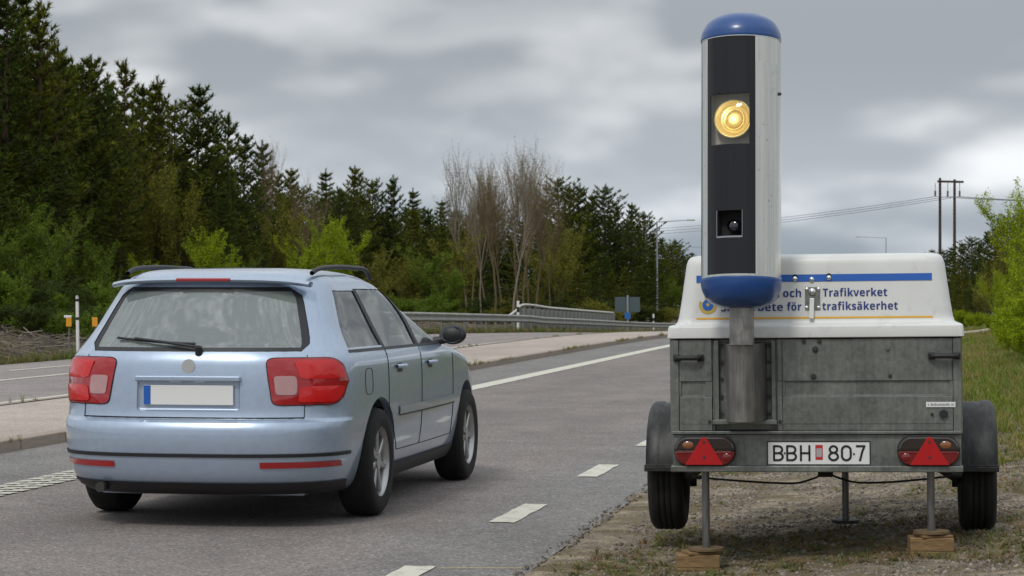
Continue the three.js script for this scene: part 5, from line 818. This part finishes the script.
  const sideWin = (z0b, z0t, z1b, z1t, sg, y0 = 0.985, y1 = 1.335) => (i, j) => { const y = lerp(y0, y1, j); return [y, tSide(lerp(lerp(z0b, z0t, j), lerp(z1b, z1t, j), i), y, sg)]; };
  const wsF = (i, j) => { const y = lerp(1.0, 1.345, j), [, w] = tb(y), x = lerp(-w * 0.86, w * 0.86, i); let lo = 2, hi = 3; for (let k = 0; k < 30; k++) { const m = (lo + hi) / 2; P(y, m)[0] > Math.abs(x) ? lo = m : hi = m; } return [y, (x < 0 ? -1 : 1) * lo]; };
  const wins = [['rear_window', 14, 8, rearF], ['windscreen', 12, 6, wsF]];
  for (const sg of [1, -1]) wins.push(['quarter_window', 5, 6, sideWin(0.50, 0.27, -0.16, -0.13, sg, 1.0, 1.325)], ['door_window', 6, 6, sideWin(-0.22, -0.19, -0.98, -0.92, sg)], ['door_window', 6, 6, sideWin(-1.06, -1.0, -1.93, -1.22, sg)]);
  B = ev.evaluate(B, brush(shell(ysI, all, inner), mCabin), SUBTRACTION);
  for (const [n, nu, nv, f] of wins) B = ev.evaluate(B, brush(solid(nu, nv, f, -0.16, 0.06), mTrim), SUBTRACTION);
  const WB = -2.578, WR = 0.318;
  for (const z of [0, WB]) for (const sg of [-1, 1]) { const c = new THREE.CylinderGeometry(0.362, 0.362, 0.42, 40).rotateZ(Math.PI / 2).translate(sg * 0.80, WR + 0.018, z); B = ev.evaluate(B, brush(c, mBody), SUBTRACTION); }
  // number plate recess in the tailgate
  B = ev.evaluate(B, brush(box(-0.30, 0.30, 0.655, 0.835, 0.945, 1.2, 0.02), mBody), SUBTRACTION);
  const body = new THREE.Mesh(B.geometry, B.material); body.name = 'body'; body.castShadow = body.receiveShadow = true; car.add(body);
  for (const [n, nu, nv, f] of wins) { const g = part(n, patch(nu * 2, nv * 2, f, -0.006), n === 'rear_window' ? mSheenGlass : mGlassCar, car);
    if (n === 'rear_window') { // dark ceramic border
      const inb = (i, j, q) => { const [y] = rearF(i, j); return rearF(i, j); }; const b = 0.045;
      part('window_border', [patch(20, 1, (i, j) => rearF(i, j * 0.07), -0.004), patch(20, 1, (i, j) => rearF(i, 1 - j * 0.06), -0.004), patch(1, 14, (i, j) => rearF(i * 0.03, 0.07 + j * 0.87), -0.004), patch(1, 14, (i, j) => rearF(1 - i * 0.03, 0.07 + j * 0.87), -0.004)], mTrim, g);
    } }
  // pillars and frames between the side windows
  for (const sg of [1, -1]) part('window_trim', [patch(1, 6, (i, j) => sideWin(-0.165, -0.135, -0.215, -0.185, sg)(i, j), 0.002), patch(1, 6, (i, j) => sideWin(-0.985, -0.925, -1.055, -0.995, sg)(i, j), 0.002), patch(24, 1, (i, j) => { const y = lerp(0.972, 0.988, j); return [y, tSide(lerp(0.52, -1.98, i), y, sg)]; }, 0.003)], mTrim, car);
  // seams
  const seam = (pts, o = 0.0012, w = 0.005) => { const g = []; for (let k = 0; k + 1 < pts.length; k++) { const A = S(...pts[k], o), C = S(...pts[k + 1], o); g.push(rod(A, C, w / 2, w / 2, 4)); } return g; };
  const line = (a, b, n, f) => Array.from({ length: n + 1 }, (_, k) => f(lerp(a, b, k / n)));
  for (const sg of [1, -1]) {
    const V = (z, y0, y1, dz = 0) => line(y0, y1, 10, y => [y, tSide(z + dz * (y - y0), y, sg)]);
    part('door_seam', [...seam(V(-0.185, 0.62, 0.98, 0.0)), ...seam(line(-0.185, -0.43, 6, z => [lerp(0.62, 0.36, (z + 0.185) / -0.245), tSide(z, lerp(0.62, 0.36, (z + 0.185) / -0.245), sg)])), ...seam(V(-1.02, 0.36, 0.98)), ...seam(V(-2.03, 0.36, 0.96)), ...seam(line(-0.43, -2.03, 16, z => [0.36, tSide(z, 0.36, sg)]))], mSeam, car);
    part('tailgate_seam', [...seam(line(0.62, 0.965, 10, y => [y, sg * Math.abs(tRear(0.64, y))]))], mSeam, car);
    part('door_moulding', patch(40, 2, (i, j) => { const y = lerp(0.575, 0.625, j); return [y, tSide(lerp(-0.42, -2.05, i), y, sg)]; }, 0.008), mBody, car);
    part('moulding_strip', patch(40, 1, (i, j) => { const y = lerp(0.566, 0.575, j); return [y, tSide(lerp(-0.42, -2.05, i), y, sg)]; }, 0.009), mTrim, car);
    part('sill', patch(40, 3, (i, j) => { const y = lerp(0.20, 0.285, j); return [y, tSide(lerp(-0.40, -2.18, i), y, sg)]; }, 0.012), mTrim, car);
    for (const z of [-0.36, -1.18]) { const y = 0.865, h = part('door_handle', tube([0, 0.3, 0.7, 1].map((q, k) => S(y, tSide(z - q * 0.19, y, sg), k === 0 || k === 3 ? 0.006 : 0.032)), 0.013, 8, 16), mBody, car); part('handle_cup', patch(6, 3, (i, j) => { const yy = lerp(y - 0.035, y + 0.02, j); return [yy, tSide(lerp(z - 0.03, z - 0.15, i), yy, sg)]; }, 0.001), mTrim, h); }
    // mirrors
    const mz = -1.78, mp = S(0.99, tSide(mz, 0.99, sg), 0); const mm = part('wing_mirror', [new THREE.SphereGeometry(0.088, 20, 14).scale(1.05, 0.75, 0.62).translate(mp[0] + sg * 0.11, 1.03, mz), rod([mp[0] - sg * 0.02, 0.985, mz], [mp[0] + sg * 0.08, 1.0, mz], 0.03, 0.025, 8)], mTrim, car);
    part('mirror_glass', new THREE.CircleGeometry(0.078, 24).scale(1.0, 0.7, 1).translate(mp[0] + sg * 0.11, 1.03, mz + 0.038), mGlassMirror, mm);
    // roof rails
    const rp = q => { const y = 1.405, w = tb(y)[1] * 0.945; return [sg * w, 1.0, q]; }; const ry = z => 1.452 - 0.012 * Math.pow((z + 0.3) / 1.0, 2);
    part('roof_rail', tube([[sg * 0.555, 1.425, 0.40], [sg * 0.56, ry(0.3) + 0.0, 0.30], [sg * 0.565, ry(0) + 0.012, 0.0], [sg * 0.565, ry(-0.5) + 0.012, -0.5], [sg * 0.56, ry(-0.9) + 0.0, -0.86], [sg * 0.555, 1.40, -0.97]], 0.014, 8, 40), mTrim, car);
    // tail lamps wrap round the corner
    const xi = y => lerp(0.475, 0.43, (y - 0.685) / 0.265), lampF = (y0, y1, in0, zf) => (i, j) => { const y = lerp(y0, y1, j), t0 = Math.abs(tRear(in0 ?? xi(y), y)), t1 = Math.abs(tSide(zf(y), y, 1)); return [y, sg * lerp(t0, t1, i)]; };
    const zf = y => 0.61 + 0.10 * Math.pow((y - 0.83) / 0.13, 2), rnd = (r, k) => { const a = k * 2 * Math.PI, c = Math.cos(a), d = Math.sin(a), q = x => Math.sign(x) * Math.pow(Math.abs(x), 2 / 11); return lampF(0.69, 0.95, null, zf)(0.5 + 0.5 * r * q(c), 0.5 + 0.5 * r * q(d)); }, tl = part('tail_lamp', patch(14, 56, rnd, 0.006), mLamp, car);
    part('lamp_rim', seam(line(0, 1, 56, k => rnd(1, k)), 0.004, 0.007), mSeam, tl);
    const oval = (f, p = 7) => (r, k) => { const a = k * 2 * Math.PI, c = Math.cos(a), d = Math.sin(a), q = x => Math.sign(x) * Math.pow(Math.abs(x), 2 / p); return f(0.5 + 0.5 * r * q(c), 0.5 + 0.5 * r * q(d)); };
    const sub4 = (i0, i1, j0, j1) => (i, j) => lampF(0.69, 0.95, null, zf)(lerp(i0, i1, i), lerp(j0, j1, j));
    part('brake_light', patch(8, 36, oval(sub4(0.30, 0.93, 0.55, 0.94)), 0.0095), mLampBright, tl);
    part('brake_light', patch(8, 36, oval(sub4(0.30, 0.93, 0.06, 0.40)), 0.0095), mLampBright, tl);
    part('reversing_light', patch(6, 30, oval(sub4(0.05, 0.27, 0.22, 0.62)), 0.0095), mLampClear, tl);
    part('rear_reflector', patch(14, 2, (i, j) => { const y = lerp(0.345, 0.378, j); return [y, sg * Math.abs(tRear(lerp(0.42, 0.80, i), y))]; }, 0.006), mLamp, car);
    // wheels
    for (const z of [0, WB]) {
      const wg = thingPart(car, 'wheel'); wg.position.set(sg * 0.772, WR, z);
      const tp = [[0.205, -0.098], [0.24, -0.108], [0.285, -0.105], [0.308, -0.088], [0.317, -0.06], [0.318, 0], [0.317, 0.06], [0.308, 0.088], [0.285, 0.105], [0.24, 0.108], [0.205, 0.098]].map(p => new THREE.Vector2(...p));
      part('tyre', new THREE.LatheGeometry(tp, 56).rotateZ(Math.PI / 2), mTyre, wg);
      const sp = [new THREE.LatheGeometry([[0.208, 0.095], [0.205, 0.08], [0.19, 0.06], [0.188, -0.05]].map(p => new THREE.Vector2(...p)), 48).rotateZ(-Math.PI / 2), new THREE.CylinderGeometry(0.045, 0.05, 0.03, 24).rotateZ(Math.PI / 2).translate(0.068, 0, 0)];
      for (let k = 0; k < 7; k++) { const b = new RoundedBoxGeometry(0.022, 0.165, 0.034, 2, 0.008).translate(0.066, 0.117, 0); b.rotateX(k / 7 * 6.2832 + z); sp.push(b); }
      const rm = part('rim', sp, mAlloy, wg); if (sg < 0) rm.rotation.y = Math.PI; part('brake_disc', new THREE.CylinderGeometry(0.15, 0.15, 0.02, 28).rotateZ(Math.PI / 2).translate(sg * 0.02, 0, 0), mBoltDark, wg);
    }
  }
  part('tailgate_seam', [...seam(line(-0.64, 0.64, 18, x => [0.62, x === 0 ? 0 : tRear(x, 0.62)]), 0.002, 0.007)], mSeam, car);
  // spoiler with the high brake light
  const rz = 0.64, spo = part('roof_spoiler', grid(24, 8, (i, j) => { const x = lerp(-0.585, 0.585, i), q = x / 0.6, a = j * Math.PI * 2, zz = rz + 0.01 - 0.10 * Math.pow(q, 4) - 0.03 * q * q; return [x, 1.388 - 0.012 * q * q - 0.02 * Math.pow(q, 6) + 0.017 * Math.sin(a), zz + 0.05 * Math.cos(a) + 0.012 * Math.sin(a) * -1]; }), mBody, car);
  part('high_brake_light', [box(-0.16, 0.16, 1.377, 1.396, rz + 0.03, rz + 0.064, 0.006)], mLamp, spo);
  // wiper
  const wy = 1.02, w0 = S(wy, 0.0001, 0.02), w1 = S(1.045, tRear(-0.34, 1.045), 0.02); const wip = part('rear_wiper', [rod(S(0.975, tRear(0.05, 0.975), -0.005), S(0.995, tRear(0.05, 0.995), 0.03), 0.022, 0.02, 12), tube([S(0.995, tRear(0.05, 0.995), 0.028), S(1.015, tRear(-0.1, 1.015), 0.026), w1], 0.009, 6, 12)], mTrim, car);
  part('wiper_blade', tube([S(1.022, tRear(0.02, 1.022), 0.012), S(1.03, tRear(-0.2, 1.03), 0.014), S(1.052, tRear(-0.46, 1.052), 0.012)], 0.007, 6, 12), mTrim, wip);
  // plate, handle strip and bumper
  const pl = part('number_plate', box(-0.26, 0.26, 0.69, 0.80, 0.945, 0.957, 0.003).translate(0, 0, 0.006), mPlateWhite, car); part('blue_band', box(-0.258, -0.218, 0.692, 0.798, 0.9632, 0.9645), mBlueVinyl, pl);
  part('plate_strip', box(-0.305, 0.305, 0.822, 0.852, 0.93, 0.983, 0.008), mBody, car); part('plate_lamp', [box(-0.10, -0.04, 0.817, 0.823, 0.952, 0.972), box(0.04, 0.10, 0.817, 0.823, 0.952, 0.972)], mPlateWhite, car);
  part('bumper_lip', patch(44, 2, (i, j) => { const y = lerp(0.405, 0.425, j); return [y, lerp(-0.94, 0.94, i) || 0.0001]; }, 0.006), mTrim, car);
  part('bumper_valance', patch(44, 4, (i, j) => { const y = lerp(0.192, 0.262, j); return [y, lerp(-0.93, 0.93, i) || 0.0001]; }, 0.006), mTrim, car);
  part('badge', [new THREE.CylinderGeometry(0.038, 0.04, 0.01, 28).rotateX(Math.PI / 2).translate(0, 0.905, 0.957)], mChrome, car);
  part('fuel_flap', seam(line(0, 1, 32, k => { const a = k * 2 * Math.PI, y = 0.80 + 0.075 * Math.sign(Math.sin(a)) * Math.pow(Math.abs(Math.sin(a)), 0.5); return [y, tSide(0.24 + 0.075 * Math.sign(Math.cos(a)) * Math.pow(Math.abs(Math.cos(a)), 0.5), y, 1)]; }), 0.001, 0.004), mSeam, car);
  part('exhaust_pipe', rod([-0.52, 0.235, 0.6], [-0.52, 0.225, 0.95], 0.028, 0.028, 16), mBoltDark, car);
  part('under_body', box(-0.6, 0.6, 0.17, 0.24, -3.0, 0.72, 0.02), mBody, car);
  // interior seen through the glass
  for (const sx of [-0.36, 0.36]) { const st = part('front_seat', [new RoundedBoxGeometry(0.5, 0.62, 0.16, 3, 0.06).rotateX(-0.2).translate(sx, 0.88, -1.22), new RoundedBoxGeometry(0.5, 0.16, 0.5, 3, 0.05).translate(sx, 0.62, -1.5)], mSeat, car); part('head_rest', new RoundedBoxGeometry(0.26, 0.17, 0.1, 3, 0.045).translate(sx, 1.26, -1.13), mSeat, st); }
  const rs = part('rear_seat', [new RoundedBoxGeometry(1.22, 0.55, 0.18, 3, 0.06).rotateX(-0.2).translate(0, 0.83, -0.16)], mSeat, car); for (const sx of [-0.4, 0, 0.4]) part('head_rest', new RoundedBoxGeometry(0.25, 0.13, 0.09, 3, 0.04).translate(sx, 1.15, -0.06), mSeat, rs);
  part('dashboard', new RoundedBoxGeometry(1.35, 0.22, 0.4, 3, 0.08).translate(0, 0.9, -2.0), mSeat, car);
  part('load_cover', box(-0.62, 0.62, 0.90, 0.915, -0.05, 0.72), mSeat, car);
  part('headlamp', patch(10, 4, (i, j) => { const y = lerp(0.68, 0.82, j); return [y, lerp(2.25, 2.6, i)]; }, 0.004), mChrome, car); part('headlamp', patch(10, 4, (i, j) => { const y = lerp(0.68, 0.82, j); return [y, -lerp(2.25, 2.6, i)]; }, 0.004), mChrome, car);
}
console.log('car done');
shade(scene);
renderer.render(scene, camera);
